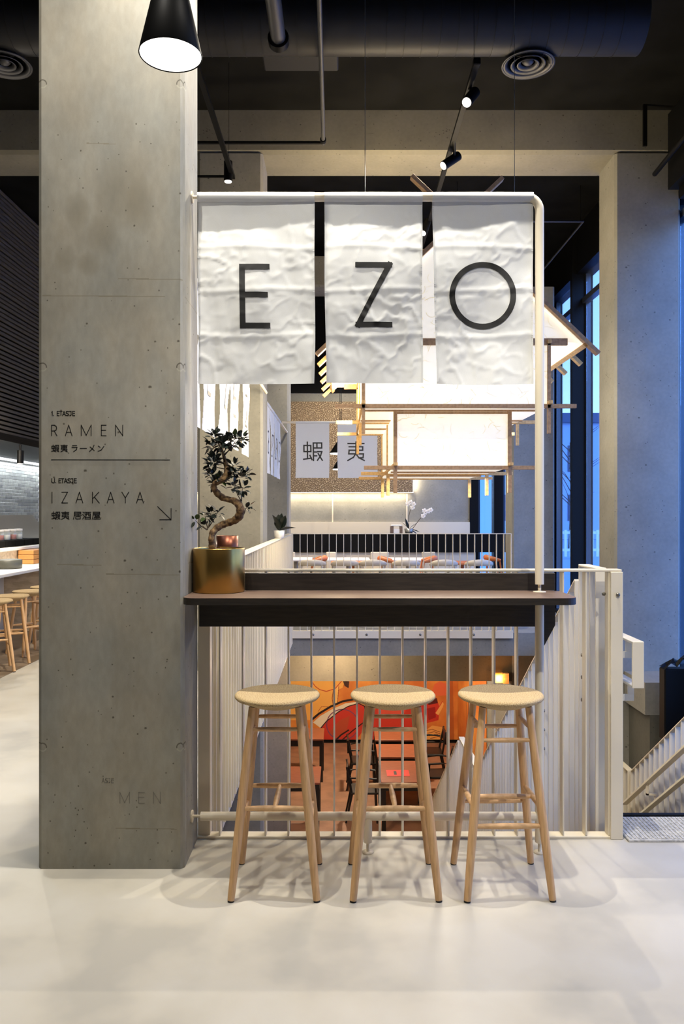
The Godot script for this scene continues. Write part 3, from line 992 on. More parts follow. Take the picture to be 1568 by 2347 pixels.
func lights() -> void:
	var warm := Color(1.0, 0.955, 0.88)
	var clear := Color(1.0, 0.975, 0.93)
	# track spots over the aisle, out of frame; the last is added fill
	for s in [[Vector3(0.46, 4.2, -2.16), 2.5, "near the middle"], [Vector3(0.92, 4.2, -3.22), 7.3, "over the right end of the counter"], [Vector3(-0.5, 4.2, -3.2), 7.3, "beside the column"], [Vector3(1.9, 4.2, -1.5), 1.4, "added fill at far right"]]:
		track_spot("black ceiling spotlight pointing straight down above the aisle, %s" % s[2], s[0], Vector3(0, -1, 0), s[0] + Vector3(0, 0.99, 0), s[1], 0.036, 0.17, 55.0, clear)
	track_spot("added black ceiling spotlight above the aisle aimed at the concrete column", Vector3(-1.15, 4.85, -1.55), Vector3(0.04, -1.35, -1), Vector3(-1.15, 5.18, -1.4), 5.6, 0.036, 0.17, 30.0, clear)  # added unseen lamp that brightens the column face
	track_spot("added black ceiling spotlight above the aisle aimed at the stair guard", Vector3(1.4, 4.3, -0.9), Vector3(-0.06, -1.15, -1), Vector3(1.4, 5.19, -0.7), 9.0, 0.036, 0.17, 20.0, clear)  # added unseen lamp to lift the sloping guard bars
	track_spot("black cylinder spotlight on the right track, uppermost of three, aimed to the left", Vector3(0.82, 4.168, -5.25), Vector3(-0.35, -0.6, 0.5), Vector3(0.86, 4.345, -5.4), 5.0)
	track_spot("black cylinder spotlight on the right track, below the concrete beam, aimed to the left", Vector3(0.80, 4.207, -6.3), Vector3(-0.62, -0.5, 0.25), Vector3(0.86, 4.345, -6.15), 5.0)
	track_spot("black cylinder spotlight on the right track, seen between the Z and O curtains", Vector3(0.79, 4.2, -7.8), Vector3(-0.3, -0.8, 0.4), Vector3(0.86, 4.345, -7.9), 6.0)
	track_spot("black cylinder spotlight hanging at the end of the left track, pointing straight down", Vector3(-0.963, 4.27, -6.75), Vector3(0, -1, 0.03), Vector3(-0.935, 4.345, -6.78), 6.0)
	# left dining area
	puck("added small round ceiling lamp under the slatted bulkhead, far left beyond the frame", Vector3(-3.95, 2.30, -8.9), Color(1.0, 0.94, 0.85), 2.4)  # added lamp beyond the frame, lights the far-left counter
	track_spot("added black ceiling spotlight over the left corridor floor, out of view", Vector3(-2.05, 4.85, -4.3), Vector3(-0.05, -1, -0.15), Vector3(-2.05, 5.19, -4.25), 4.2, 0.036, 0.17, 30.0, Color(0.74, 0.87, 1.0))  # added cool fill for the corridor floor, kept out of view
	track_spot("added black ceiling spotlight aimed at the far-left counter stools", Vector3(-2.3, 4.4, -7.2), Vector3(-0.42, -1, -0.35), Vector3(-2.25, 5.19, -7.0), 9.0, 0.036, 0.17, 32.0, warm)  # added warm fill for the counter front, hidden by the column
	# back room and lower floor
	track_spot("added black ceiling spotlight over the cafe tables of the far room", Vector3(0.3, 4.5, -12.6), Vector3(0, -1, -0.1), Vector3(0.3, 5.19, -12.6), 13.0, 0.036, 0.17, 72.0, warm)  # added fill for the far room, hidden from the camera
	track_spot("added black ceiling spotlight aimed into the far room behind the lantern", Vector3(0.2, 4.4, -10.2), Vector3(0.05, -1, -0.45), Vector3(0.2, 5.19, -10.0), 7.0, 0.036, 0.17, 50.0, warm)  # second added fill for the far room, behind the curtains
	puck("added round ceiling lamp of the lower floor near the mural", Vector3(0.4, -0.28, -13.5), Color(1.0, 0.92, 0.80), 8.0)  # added unseen lamp that brightens the mural and lower floor
	puck("added round ceiling lamp of the lower floor under the far floor edge", Vector3(-0.1, -0.28, -10.3), Color(1.0, 0.86, 0.70), 2.2)  # added unseen warm lamp for the area below the floor edge

# added flat round fill lamp; its light hangs just below the glowing face
func puck(label: String, at: Vector3, color: Color, energy: float) -> void:
	var t := thing("added_ceiling_lamp", label, "ceiling lamp", at, 0.0, "added round ceiling lamps")
	part("housing", lathe([Vector2(0, -0.045), Vector2(0.10, -0.045), Vector2(0.11, -0.04), Vector2(0.11, 0.0), Vector2(0, 0.0)], 28), M.black, t)
	part("lamp_face", lathe([Vector2(0, -0.052), Vector2(0.09, -0.05), Vector2(0.09, -0.045), Vector2(0, -0.045)], 28), M.lamp_glow, t)
	omni("added_fill_lamp", at + Vector3(0, -0.11, 0), color, energy, 0.05)

func room() -> void:
	var f := setting("floor")
	box_part("front_slab", Vector3(-6.6, -0.28, -3.63), Vector3(3.3, 0, 4.2), M.floor, f)
	box_part("stair_head_slab", Vector3(1.262, -0.28, -3.85), Vector3(2.62, 0, -3.63), M.floor, f)
	box_part("left_slab", Vector3(-6.6, -0.28, -14.6), Vector3(-0.66, 0, -3.63), M.floor, f)
	box_part("back_slab", Vector3(-0.66, -0.28, -14.6), Vector3(3.3, 0, -9.75), M.concrete, f)
	box_part("window_side_slab", Vector3(2.62, -0.28, -9.75), Vector3(3.3, 0, -6.9), M.concrete, f)
	var bf := setting("floor_brown", "brown floor strip along the far-left counter")
	box_part("strip", Vector3(-6.5, 0.0, -14.5), Vector3(-3.03, 0.004, -6.0), M.brown_floor, bf)
	var c := setting("ceiling")
	box_part("slab", Vector3(-6.6, 5.2, -14.6), Vector3(3.6, 5.45, 4.2), M.ceiling, c)
	var w := setting("wall_left")
	box_part("plaster", Vector3(-6.75, -0.3, -14.6), Vector3(-6.55, 5.3, 4.2), M.concrete, w)
	w = setting("wall_behind")
	box_part("plaster", Vector3(-6.6, -0.3, 4.0), Vector3(3.3, 5.3, 4.2), M.concrete, w)
	w = setting("wall_back", "far concrete wall with pale wood dado")
	box_part("concrete", Vector3(-6.6, -0.3, -14.65), Vector3(2.30, 3.62, -14.4), M.concrete, w)
	box_part("black_upper", Vector3(-6.6, 3.62, -14.65), Vector3(3.3, 5.3, -14.38), M.black_wall, w)
	box_part("dado", Vector3(-3.0, 0.0, -14.4), Vector3(2.30, 1.295, -14.36), M.pale_panel, w)
	for x in [-0.17, 1.17]:
		box_part("joint_strip", Vector3(x - 0.012, 1.295, -14.4), Vector3(x + 0.012, 1.80, -14.392), M.pale_panel, w)
	# portal frames: columns and beams
	for z in [[-7.4, 4.80, 5.2], [-11.0, 4.58, 5.0]]:
		var b := setting("trim_beam" if z[0] > -8.0 else "trim_beam_far", "concrete ceiling beam")
		var d := 0.50
		var x1: float = 3.135 if z[0] > -8.0 else 1.9
		var poly := PackedVector2Array([Vector2(0, z[1] + 0.03), Vector2(-0.03, z[1]), Vector2(-d, z[1]), Vector2(-d, z[2]), Vector2(0, z[2])])
		var o := part("beam", prism(poly, -6.5, x1), M.beam, b)
		o.transform = Transform3D(Basis(Vector3(0, 0, 1), Vector3.UP, Vector3(-1, 0, 0)), Vector3(0, 0, z[0]))
		o.transform = Transform3D(Basis(Vector3(0, 0, 1), Vector3(0, 1, 0), Vector3(-1, 0, 0)), Vector3(-6.5 + x1, 0, z[0]))
	for p in [[-1.34, -0.735, -7.4, "pillar_left"], [-1.34, -0.735, -11.0, "pillar_left_far"], [2.53, 3.14, -7.4, "pillar_right"], [2.345, 2.93, -11.0, "pillar_right_far"]]:
		var s := setting("wall_" + p[3], "square concrete pillar with chamfered corners")
		var ch := 0.022
		var d := 0.45
		var x0: float = p[0]
		var x1: float = p[1]
		var z: float = p[2]
		var poly := PackedVector2Array([Vector2(x0 + ch, -z), Vector2(x1 - ch, -z), Vector2(x1, -z + ch), Vector2(x1, -z + d), Vector2(x0, -z + d), Vector2(x0, -z + ch)])
		var o := part("shaft", prism(poly, -3.3, 4.80 if z > -8.0 else 4.58), M.concrete, s)
		o.transform = Transform3D(Basis(Vector3.RIGHT, Vector3(0, 0, -1), Vector3.UP), Vector3.ZERO)

func windows() -> void:
	var n := 0
	var z := -1.85
	var W := setting("window_1", "glazed facade with black mullions along the right side")
	while z > -14.6:
		box_part("mullion", Vector3(3.03, -0.3, z - 0.05), Vector3(3.30, 5.2, z + 0.05), M.black, W)
		var z2 := z - 1.45
		box_part("sash", Vector3(3.20, 0.02, z - 0.12), Vector3(3.26, 4.6, z - 0.05), M.frame_blue, W)
		box_part("sash", Vector3(3.20, 0.02, z2 + 0.05), Vector3(3.26, 4.6, z2 + 0.09), M.frame_blue, W)
		box_part("transom", Vector3(3.16, 4.22, z2 + 0.05), Vector3(3.25, 4.29, z - 0.05), M.frame_blue, W)
		box_part("sill", Vector3(3.14, -0.28, z2 + 0.05), Vector3(3.30, 0.04, z - 0.05), M.black, W)
		box_part("pane", Vector3(3.20, 0.04, z2 + 0.10), Vector3(3.206, 4.6, z - 0.10), M.glass, W)
		z = z2
		n += 1
	box_part("header", Vector3(3.08, 4.60, -14.6), Vector3(3.32, 5.25, -7.9), M.black, W)
	box_part("header", Vector3(2.94, 4.38, -7.2), Vector3(3.32, 5.06, 4.2), M.black, W)
	box_part("header_top", Vector3(3.08, 5.05, -7.9), Vector3(3.32, 5.25, 4.2), M.black, W)
	box_part("header", Vector3(3.15, 4.38, -7.9), Vector3(3.32, 5.06, -7.2), M.black, W)
	box_part("lower_rail", Vector3(3.02, 4.28, -7.15), Vector3(3.14, 4.38, 4.0), M.black, W)
	box_part("unseen_end_wall", Vector3(3.1, -0.3, -1.8), Vector3(3.32, 5.2, 4.2), M.concrete, W)  # unseen solid wall, ends the glazing to keep daylight off the curtains
	# window in the far wall
	var B := setting("window_2", "black framed window at the right end of the far wall")
	for x in [[2.30, 2.45], [2.735, 2.90]]:
		box_part("mullion", Vector3(x[0], 0.0, -14.6), Vector3(x[1], 3.62, -14.36), M.black, B)
	for x in [[2.45, 2.735], [2.90, 3.15]]:
		box_part("pane", Vector3(x[0], 0.0, -14.5), Vector3(x[1], 3.62, -14.494), M.glass, B)
		box_part("sash", Vector3(x[0], 0.0, -14.53), Vector3(x[0] + 0.05, 3.62, -14.46), M.frame_blue, B)

func stairwell() -> void:
	# front guard behind the counter
	var g := thing("stair_guard", "cream metal guard of thin upright bars behind the counter and stools", "railing", Vector3.ZERO)
	guard(g, Vector3(-0.553, 0, -3.63), Vector3(1.2065, 0, -3.63), 0.012, 1.212, 0.012, 1.212, 18, 0.05, false)
	box_part("top_rail", Vector3(-0.655, 1.205, -3.66), Vector3(1.262, 1.216, -3.60), M.cream, g, 0.002)
	box_part("bottom_rail", Vector3(-0.655, 0.0, -3.66), Vector3(1.262, 0.012, -3.60), M.cream, g, 0.002)
	box_part("end_plate", Vector3(-0.652, 0.012, -3.67), Vector3(-0.598, 1.205, -3.615), M.cream, g, 0.002)
	# corner post on the right
	var p := thing("corner_post", "cream steel corner post with two bolts at the right end of the guard", "post", Vector3(1.235, 0, -3.60))
	box_part("plate", Vector3(-0.025, 0, -0.008), Vector3(0.030, 1.205, 0.008), M.cream, p, 0.002)
	box_part("flange", Vector3(-0.025, 0, -0.07), Vector3(-0.015, 1.205, -0.008), M.cream, p, 0.002)
	for q in [Vector3(0.006, 1.103, 0.010), Vector3(-0.045, 1.103, -0.03)]:
		var o := part("bolt", lathe([Vector2(0, 0), Vector2(0.009, 0), Vector2(0.009, 0.004), Vector2(0.005, 0.008), Vector2(0, 0.008)], 12), M.bolt, p, q)
		o.rotation.x = PI / 2
	# left guard, along the stairwell
	g = thing("stair_guard", "long cream guard of upright flat bars along the left edge of the stairwell", "railing", Vector3.ZERO)
	guard(g, Vector3(-0.632, 0, -3.72), Vector3(-0.632, 0, -9.72), -0.13, 1.21, -0.13, 1.21, 59, 0.062)
	# far guard
	g = thing("stair_guard", "far cream guard of thin upright bars in front of the cafe tables", "railing", Vector3.ZERO)
	guard(g, Vector3(-0.60, 0, -9.73), Vector3(2.06, 0, -9.73), -0.02, 1.21, -0.02, 1.21, 31, 0.045)
	box_part("bottom_plate", Vector3(-0.62, -0.06, -9.74), Vector3(2.08, 0.03, -9.70), M.cream, g)
	for x in [-0.35, 0.30, 0.95, 1.60]:
		var o := part("bolt", lathe([Vector2(0, 0), Vector2(0.014, 0), Vector2(0.014, 0.008), Vector2(0, 0.008)], 10), M.bolt, g, Vector3(x, -0.015, -9.70))
		o.rotation.x = PI / 2
	# sloping guard between the well and the stair flight
	g = thing("stair_guard", "sloping cream guard of flat bars running down beside the stair flight, right of the counter", "railing", Vector3.ZERO)
	var x := 1.205
	guard(g, Vector3(x, 0, -3.72), Vector3(x, 0, -3.98), -0.30, 1.21, -0.35, 1.21, 4, 0.05)
	guard(g, Vector3(x, 0, -4.05), Vector3(x, 0, -7.0), -0.36, 1.13, -2.25, -0.78, 30, 0.05)
	guard(g, Vector3(x, 0, -7.1), Vector3(x, 0, -8.05), -2.25, -0.795, -2.25, -0.795, 10, 0.05)
	guard(g, Vector3(x, 0, -8.15), Vector3(x, 0, -10.6), -2.35, -0.86, -3.15, -2.36, 24, 0.05)
	for q in [[3.91, 0.775], [3.91, 0.666], [3.91, 0.556], [4.64, 0.32], [4.64, 0.21], [4.64, 0.10]]:
		var o := part("bolt", lathe([Vector2(0, 0), Vector2(0.009, 0), Vector2(0.009, 0.006), Vector2(0, 0.006)], 10), M.bolt, g, Vector3(x - 0.027, q[1], -q[0]))
		o.rotation.z = PI / 2
	# handrails of that flight, joined by a loop at the head of the stair
	var h := thing("stair_handrail", "cream flat-bar double handrail with a squared end, right of the corner post", "handrail", Vector3.ZERO)
	box_part("end_plate", Vector3(1.306, 0.682, -3.60), Vector3(1.358, 0.892, -3.588), M.cream, h, 0.002)
	box_part("upper_bar", Vector3(1.306, 0.880, -3.98), Vector3(1.358, 0.892, -3.59), M.cream, h, 0.002)
	box_part("lower_bar", Vector3(1.306, 0.682, -3.98), Vector3(1.358, 0.694, -3.59), M.cream, h, 0.002)
	beam_part("upper_bar", Vector3(1.332, 0.886, -3.97), Vector3(1.332, -1.08, -7.0), 0.052, 0.012, M.cream, h)
	beam_part("lower_bar", Vector3(1.332, 0.688, -3.97), Vector3(1.332, -1.28, -7.0), 0.052, 0.012, M.cream, h)
	for q in [[0.802, 0.832, 0.88, 1.337], [0.605, 0.635, 0.684, 1.346]]:
		box_part("bracket", Vector3(1.24, q[0], -3.69), Vector3(q[3], q[1], -3.68), M.cream, h, 0.001)
		box_part("bracket", Vector3(q[3] - 0.028, q[1], -3.69), Vector3(q[3], q[2], -3.68), M.cream, h, 0.001)
	# guard on the far side of the flight
	g = thing("stair_guard", "cream guard with two handrails sloping up to the right, seen beyond the corner post", "railing", Vector3.ZERO)
	x = 2.53
	guard(g, Vector3(x, 0, -4.05), Vector3(x, 0, -6.93), -0.2, 1.21, -2.15, -0.775, 29, 0.05)
	guard(g, Vector3(x, 0, -7.0), Vector3(x, 0, -8.2), -2.15, -0.795, -2.15, -0.795, 12, 0.05)
	beam_part("handrail", Vector3(2.45, 0.93, -4.05), Vector3(2.45, -1.06, -6.93), 0.05, 0.014, M.cream, g)
	beam_part("handrail", Vector3(2.45, 0.715, -4.05), Vector3(2.45, -1.275, -6.93), 0.05, 0.014, M.cream, g)
	for z in [[-5.0, 0.0], [-6.4, 0.0]]:
		var y: float = 0.93 + (z[0] + 4.05) * 0.691
		box_part("bracket", Vector3(2.44, y - 0.10, z[0] - 0.012), Vector3(2.52, y - 0.085, z[0] + 0.012), M.cream, g)
		box_part("bracket", Vector3(2.44, y - 0.10, z[0] - 0.012), Vector3(2.455, y, z[0] + 0.012), M.cream, g)
	# the flight itself
	var s := thing("stair_flight", "concrete stair flight going down behind the corner post", "stairs", Vector3.ZERO)
	for i in 11:
		var z := -3.85 - i * 0.283
		var y := -0.177 * (i + 1)
		box_part("step", Vector3(1.26, y - 0.25, z - 0.30), Vector3(2.50, y, z), M.concrete, s)
	box_part("landing", Vector3(1.26, -2.20, -8.1), Vector3(2.50, -1.95, -6.96), M.concrete, s)
	for i in 7:
		var z := -8.1 - i * 0.283
		var y := -1.95 - 0.1786 * (i + 1)
		box_part("step", Vector3(1.26, y - 0.25, z - 0.30), Vector3(2.50, y, z), M.concrete, s)
	# ribbed mat at its head
	var m := thing("stair_mat", "pale grey ribbed tactile mat at the head of the stairs, bottom right", "mat", Vector3(1.94, 0.0, -3.71))
	box_part("weave", Vector3(-0.66, 0.0, -0.125), Vector3(0.68, 0.012, 0.145), M.mat_weave, m, 0.003)
	var ribs := new_st()
	for i in 74:
		add_box(ribs, Vector3(-0.65 + i * 0.018, 0.012, -0.115), Vector3(-0.641 + i * 0.018, 0.015, 0.135))
	part("ribs", done(ribs), M.mat_weave, m).set_meta("kind", "stuff")
	box_part("nosing", Vector3(-0.66, 0.0, -0.155), Vector3(0.68, 0.02, -0.127), M.black, m, 0.003)
	# black cover at the foot of the pillar
	var k := thing("black_cover", "black box with a crumpled black cover at the foot of the bluish pillar, far right", "cover", Vector3(2.68, -0.42, -6.6))
	box_part("body", Vector3(-0.02, 0.0, -0.10), Vector3(0.40, 0.60, 0.02), M.black, k, 0.01)
	var st := new_st()
	var q := func(a: int, b: int) -> Vector3: return Vector3(-0.02 + a * 0.052, 0.595 + 0.11 * absf(sin(a * 1.7 + b * 2.3)) * sin(PI * (a + 0.3) / 8.3), 0.02 - b * 0.04)
	for i in 8:
		for j in 3:
			quad(st, q.call(i, j), q.call(i + 1, j), q.call(i + 1, j + 1), q.call(i, j + 1))
	part("crumpled_top", done(st), M.black, k)

func lower_floor() -> void:
	var f := setting("floor_lower", "brown floor of the lower dining room")
	box_part("slab", Vector3(-3.2, -3.4, -16.4), Vector3(3.3, -3.2, -3.4), M.low_floor, f)
	var w := setting("wall_lower_front")
	box_part("plaster", Vector3(-3.2, -3.4, -3.63), Vector3(3.3, -0.28, -3.4), M.concrete, w)
	w = setting("wall_lower_left")
	box_part("plaster", Vector3(-3.2, -3.4, -16.4), Vector3(-3.0, -0.28, -3.6), M.concrete, w)
	w = setting("wall_lower_right")
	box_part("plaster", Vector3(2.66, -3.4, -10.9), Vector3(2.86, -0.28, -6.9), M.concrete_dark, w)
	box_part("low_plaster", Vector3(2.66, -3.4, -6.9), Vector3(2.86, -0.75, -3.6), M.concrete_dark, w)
	box_part("end", Vector3(3.12, -3.4, -10.9), Vector3(3.3, -0.28, -3.6), M.black_wall, w)
	w = setting("wall_lower_back")
	box_part("plaster", Vector3(-3.2, -3.4, -16.45), Vector3(3.3, 0.0, -16.2), M.concrete, w)
	w = setting("wall_lower_side")
	box_part("plaster", Vector3(2.36, -3.4, -16.3), Vector3(2.66, -0.28, -10.9), M.concrete, w)
	var c := setting("ceiling_lower")
	box_part("slab", Vector3(-3.2, -0.28, -16.4), Vector3(3.3, -0.05, -14.6), M.concrete, c)
	var b := setting("trim_beam_lower", "warm lit concrete beam under the far floor edge")
	box_part("beam", Vector3(-0.735, -0.86, -11.4), Vector3(2.345, -0.28, -11.02), M.beam, b)
	# painted wall
	var mt := mat(Color(1, 1, 1), 0.6)
	mt.albedo_texture = ImageTexture.create_from_image(mural_image())
	var m := thing("wall_mural", "orange and red painted mural with a kneeling figure on the lower floor wall", "mural", Vector3(0, -3.2, -16.19))
	var st := new_st()
	quad_uv(st, [Vector3(-3.0, 0.06, 0), Vector3(2.35, 0.06, 0), Vector3(2.35, 2.2, 0), Vector3(-3.0, 2.2, 0)], [Vector2(0, 1), Vector2(1, 1), Vector2(1, 0), Vector2(0, 0)])
	quad_uv(st, [Vector3(-3.0, 2.2, -0.008), Vector3(2.35, 2.2, -0.008), Vector3(2.35, 0.06, -0.008), Vector3(-3.0, 0.06, -0.008)], [Vector2(0, 0), Vector2(0.01, 0), Vector2(0.01, 0.01), Vector2(0, 0.01)])
	part("panel", done(st), mt, m)
	var st2 := new_st()
	quad_uv(st2, [Vector3(2.352, 0.06, 0), Vector3(2.352, 0.06, 3.2), Vector3(2.352, 2.2, 3.2), Vector3(2.352, 2.2, 0)], [Vector2(0.33, 1), Vector2(0.0, 1), Vector2(0.0, 0), Vector2(0.33, 0)])
	part("side_panel", done(st2), mt, m)
	box_part("skirting", Vector3(-3.0, 0, 0), Vector3(2.35, 0.06, 0.02), M.black, m)
	# tables and chairs below
	var t0 := Node3D.new()
	var spots := [[0.93, -12.1, 0.72, 1.0, "brown-red table on the lower floor, nearest, with a red menu on it"], [0.93, -13.15, 0.72, 0.72, "brown-red table on the lower floor, second in the row behind the menu"], [0.93, -14.15, 0.72, 0.8, "brown-red table on the lower floor, third in the row, by the mural"], [-0.72, -11.95, 0.8, 0.75, "brown-red table on the lower floor, seen left of the first stool's right legs"], [-0.72, -14.15, 0.8, 0.7, "brown-red table on the lower floor at far left, by the mural"]]
	for s in spots:
		var t := thing("dining_table", s[4], "table", Vector3(s[0], -3.2, s[1]), 0.0, "brown-red tables on the lower floor")
		box_part("tabletop", Vector3(-s[2] / 2, 0.72, -s[3] / 2), Vector3(s[2] / 2, 0.75, s[3] / 2), M.red_table, t, 0.004)
		box_part("apron", Vector3(-s[2] / 2 + 0.01, 0.62, -s[3] / 2 + 0.01), Vector3(s[2] / 2 - 0.01, 0.72, s[3] / 2 - 0.01), M.dark_chair, t)
		for a in [-1, 1]:
			for d in [-1, 1]:
				box_part("leg", Vector3(a * (s[2] / 2 - 0.04) - 0.03, 0, d * (s[3] / 2 - 0.04) - 0.03), Vector3(a * (s[2] / 2 - 0.04) + 0.03, 0.62, d * (s[3] / 2 - 0.04) + 0.03), M.dark_chair, t)
	t0.free()
	var menu := thing("menu_card", "red printed menu lying on the nearest lower floor table", "menu", Vector3(0.84, -2.45, -12.0))
	box_part("card", Vector3(-0.17, 0.0, -0.14), Vector3(0.17, 0.004, 0.14), M.red_print, menu)
	box_part("print", Vector3(-0.06, 0.004, -0.08), Vector3(-0.02, 0.005, 0.08), M.ink, menu)
	box_part("print", Vector3(0.05, 0.004, -0.07), Vector3(0.08, 0.005, 0.10), M.ink, menu)
	dark_chair("dark wooden armchair on the lower floor, left of the table with the menu", Vector3(0.33, -3.2, -12.2), PI / 2)
	dark_chair("dark wooden armchair on the lower floor, left of the second table", Vector3(0.35, -3.2, -13.6), PI / 2)
	dark_chair("dark wooden armchair on the lower floor, right of the table with the menu", Vector3(1.56, -3.2, -12.9), -PI / 2)
	dark_chair("dark wooden armchair on the lower floor, right of the table by the mural", Vector3(1.56, -3.2, -14.1), -PI / 2)
	var l := thing("wall_lantern", "small glowing orange box lantern under the beam at the lower right", "lantern", Vector3(2.18, -0.86, -10.95))
	box_part("glow_box", Vector3(-0.10, 0.0, -0.05), Vector3(0.02, 0.12, 0.05), M.fire_glow, l, 0.004)
	box_part("back_plate", Vector3(0.02, -0.01, -0.06), Vector3(0.10, 0.13, 0.05), M.pale_wood, l)
	omni("lantern_lamp", Vector3(2.14, -0.80, -10.86), Color(1.0, 0.6, 0.25), 0.12, 0.04)

func near_column() -> void:
	var c := thing("concrete_column", "tall square fair-faced concrete column with black wayfinding lettering", "column", Vector3(0, 0, 0))
	var x0 := -1.258
	var x1 := -0.652
	var z := -3.298
	var d := 0.30
	var ch := 0.016
	var poly := [Vector2(x0, z - d), Vector2(x0, z - ch), Vector2(x0 + ch, z), Vector2(x1 - ch, z), Vector2(x1, z - ch), Vector2(x1, z - d)]
	var st := new_st()
	for i in poly.size():
		var a: Vector2 = poly[i]
		var b: Vector2 = poly[(i + 1) % poly.size()]
		var ua := (a.x - x0) / 0.606 + (z - a.y) * 1.65
		var ub := (b.x - x0) / 0.606 + (z - b.y) * 1.65
		quad_uv(st, [Vector3(a.x, 0, a.y), Vector3(b.x, 0, b.y), Vector3(b.x, 5.2, b.y), Vector3(a.x, 5.2, a.y)], [Vector2(ua, 1), Vector2(ub, 1), Vector2(ub, 0), Vector2(ua, 0)])
	part("shaft", done(st), M.column, c)
	# lettering, laid out on a grid of 0.3678 mm
	var k := 0.0003678
	var ox := -1.2327
	var oy := 1.9319
	var put := func(called: String, s: Array, m: Material) -> void:   # [glyph, x0, x1, y0, y1, thickness]
		var ls := new_st()
		for g in s:
			add_strokes(ls, glyph(g[0]), ox + g[1] * k, oy - g[3] * k, (g[2] - g[1]) * k, (g[4] - g[3]) * k, g[5] * k, z)
		part(called, done(ls), m, c)
	put.call("lettering_floor_number", [["1", 90, 104, 112, 160, 8], [".", 106, 118, 112, 160, 8], ["E", 153, 175, 112, 160, 8], ["T", 181, 209, 112, 160, 8], ["A", 213, 246, 112, 160, 8], ["S", 251, 283, 112, 160, 8], ["J", 286, 312, 112, 160, 8], ["E", 326, 350, 112, 160, 8]], M.ink)
	put.call("lettering_ramen", [["R", 90, 150, 267, 385, 8], ["A", 245, 320, 267, 385, 8], ["M", 423, 534, 267, 385, 8], ["E", 649, 702, 267, 385, 8], ["N", 809, 889, 267, 385, 8]], M.ink)
	put.call("lettering_ramen_japanese", [["蝦", 90, 172, 487, 567, 8], ["夷", 190, 271, 487, 567, 8], ["ラ", 312, 385, 487, 567, 8], ["ー", 408, 485, 487, 567, 8], ["メ", 508, 578, 487, 567, 8], ["ン", 608, 682, 487, 567, 8]], M.ink)
	put.call("lettering_floor_number", [["U", 92, 124, 867, 914, 8], [".", 128, 144, 867, 914, 8], ["E", 172, 194, 867, 914, 8], ["T", 199, 228, 867, 914, 8], ["A", 232, 266, 867, 914, 8], ["S", 271, 303, 867, 914, 8], ["J", 306, 332, 867, 914, 8], ["E", 345, 369, 867, 914, 8]], M.ink)
	put.call("lettering_izakaya", [["I", 90, 100, 1019, 1140, 8], ["Z", 205, 270, 1019, 1140, 8], ["A", 364, 441, 1019, 1140, 8], ["K", 549, 625, 1019, 1140, 8], ["A", 714, 792, 1019, 1140, 8], ["Y", 880, 957, 1019, 1140, 8], ["A", 1044, 1122, 1019, 1140, 8]], M.ink)
	put.call("lettering_izakaya_japanese", [["蝦", 91, 185, 1237, 1325, 8], ["夷", 198, 290, 1237, 1325, 8], ["居", 332, 426, 1237, 1325, 8], ["酒", 437, 531, 1237, 1325, 8], ["屋", 545, 638, 1237, 1325, 8]], M.ink)
	var add := func(called: String, s: Array) -> void:
		var ls := new_st()
		add_strokes(ls, s, ox, oy, k * 100, k * 100, 8 * k, z)
		part(called, done(ls), M.ink, c)
	add.call("dividing_line", [[[90, 655], [1415, 657]]])
	add.call("arrow", [[[1282, 1182], [1431, 1328]], [[1432, 1203], [1432, 1329]], [[1305, 1328], [1432, 1328]]])
	put.call("ghost_lettering", [["M", 857, 965, 4390, 4512, 7], ["E", 1068, 1132, 4390, 4512, 7], ["N", 1235, 1313, 4390, 4512, 7], ["A", 655, 685, 4232, 4282, 6], ["S", 692, 720, 4232, 4282, 6], ["J", 724, 748, 4232, 4282, 6], ["E", 762, 786, 4232, 4282, 6]], M.ghost)

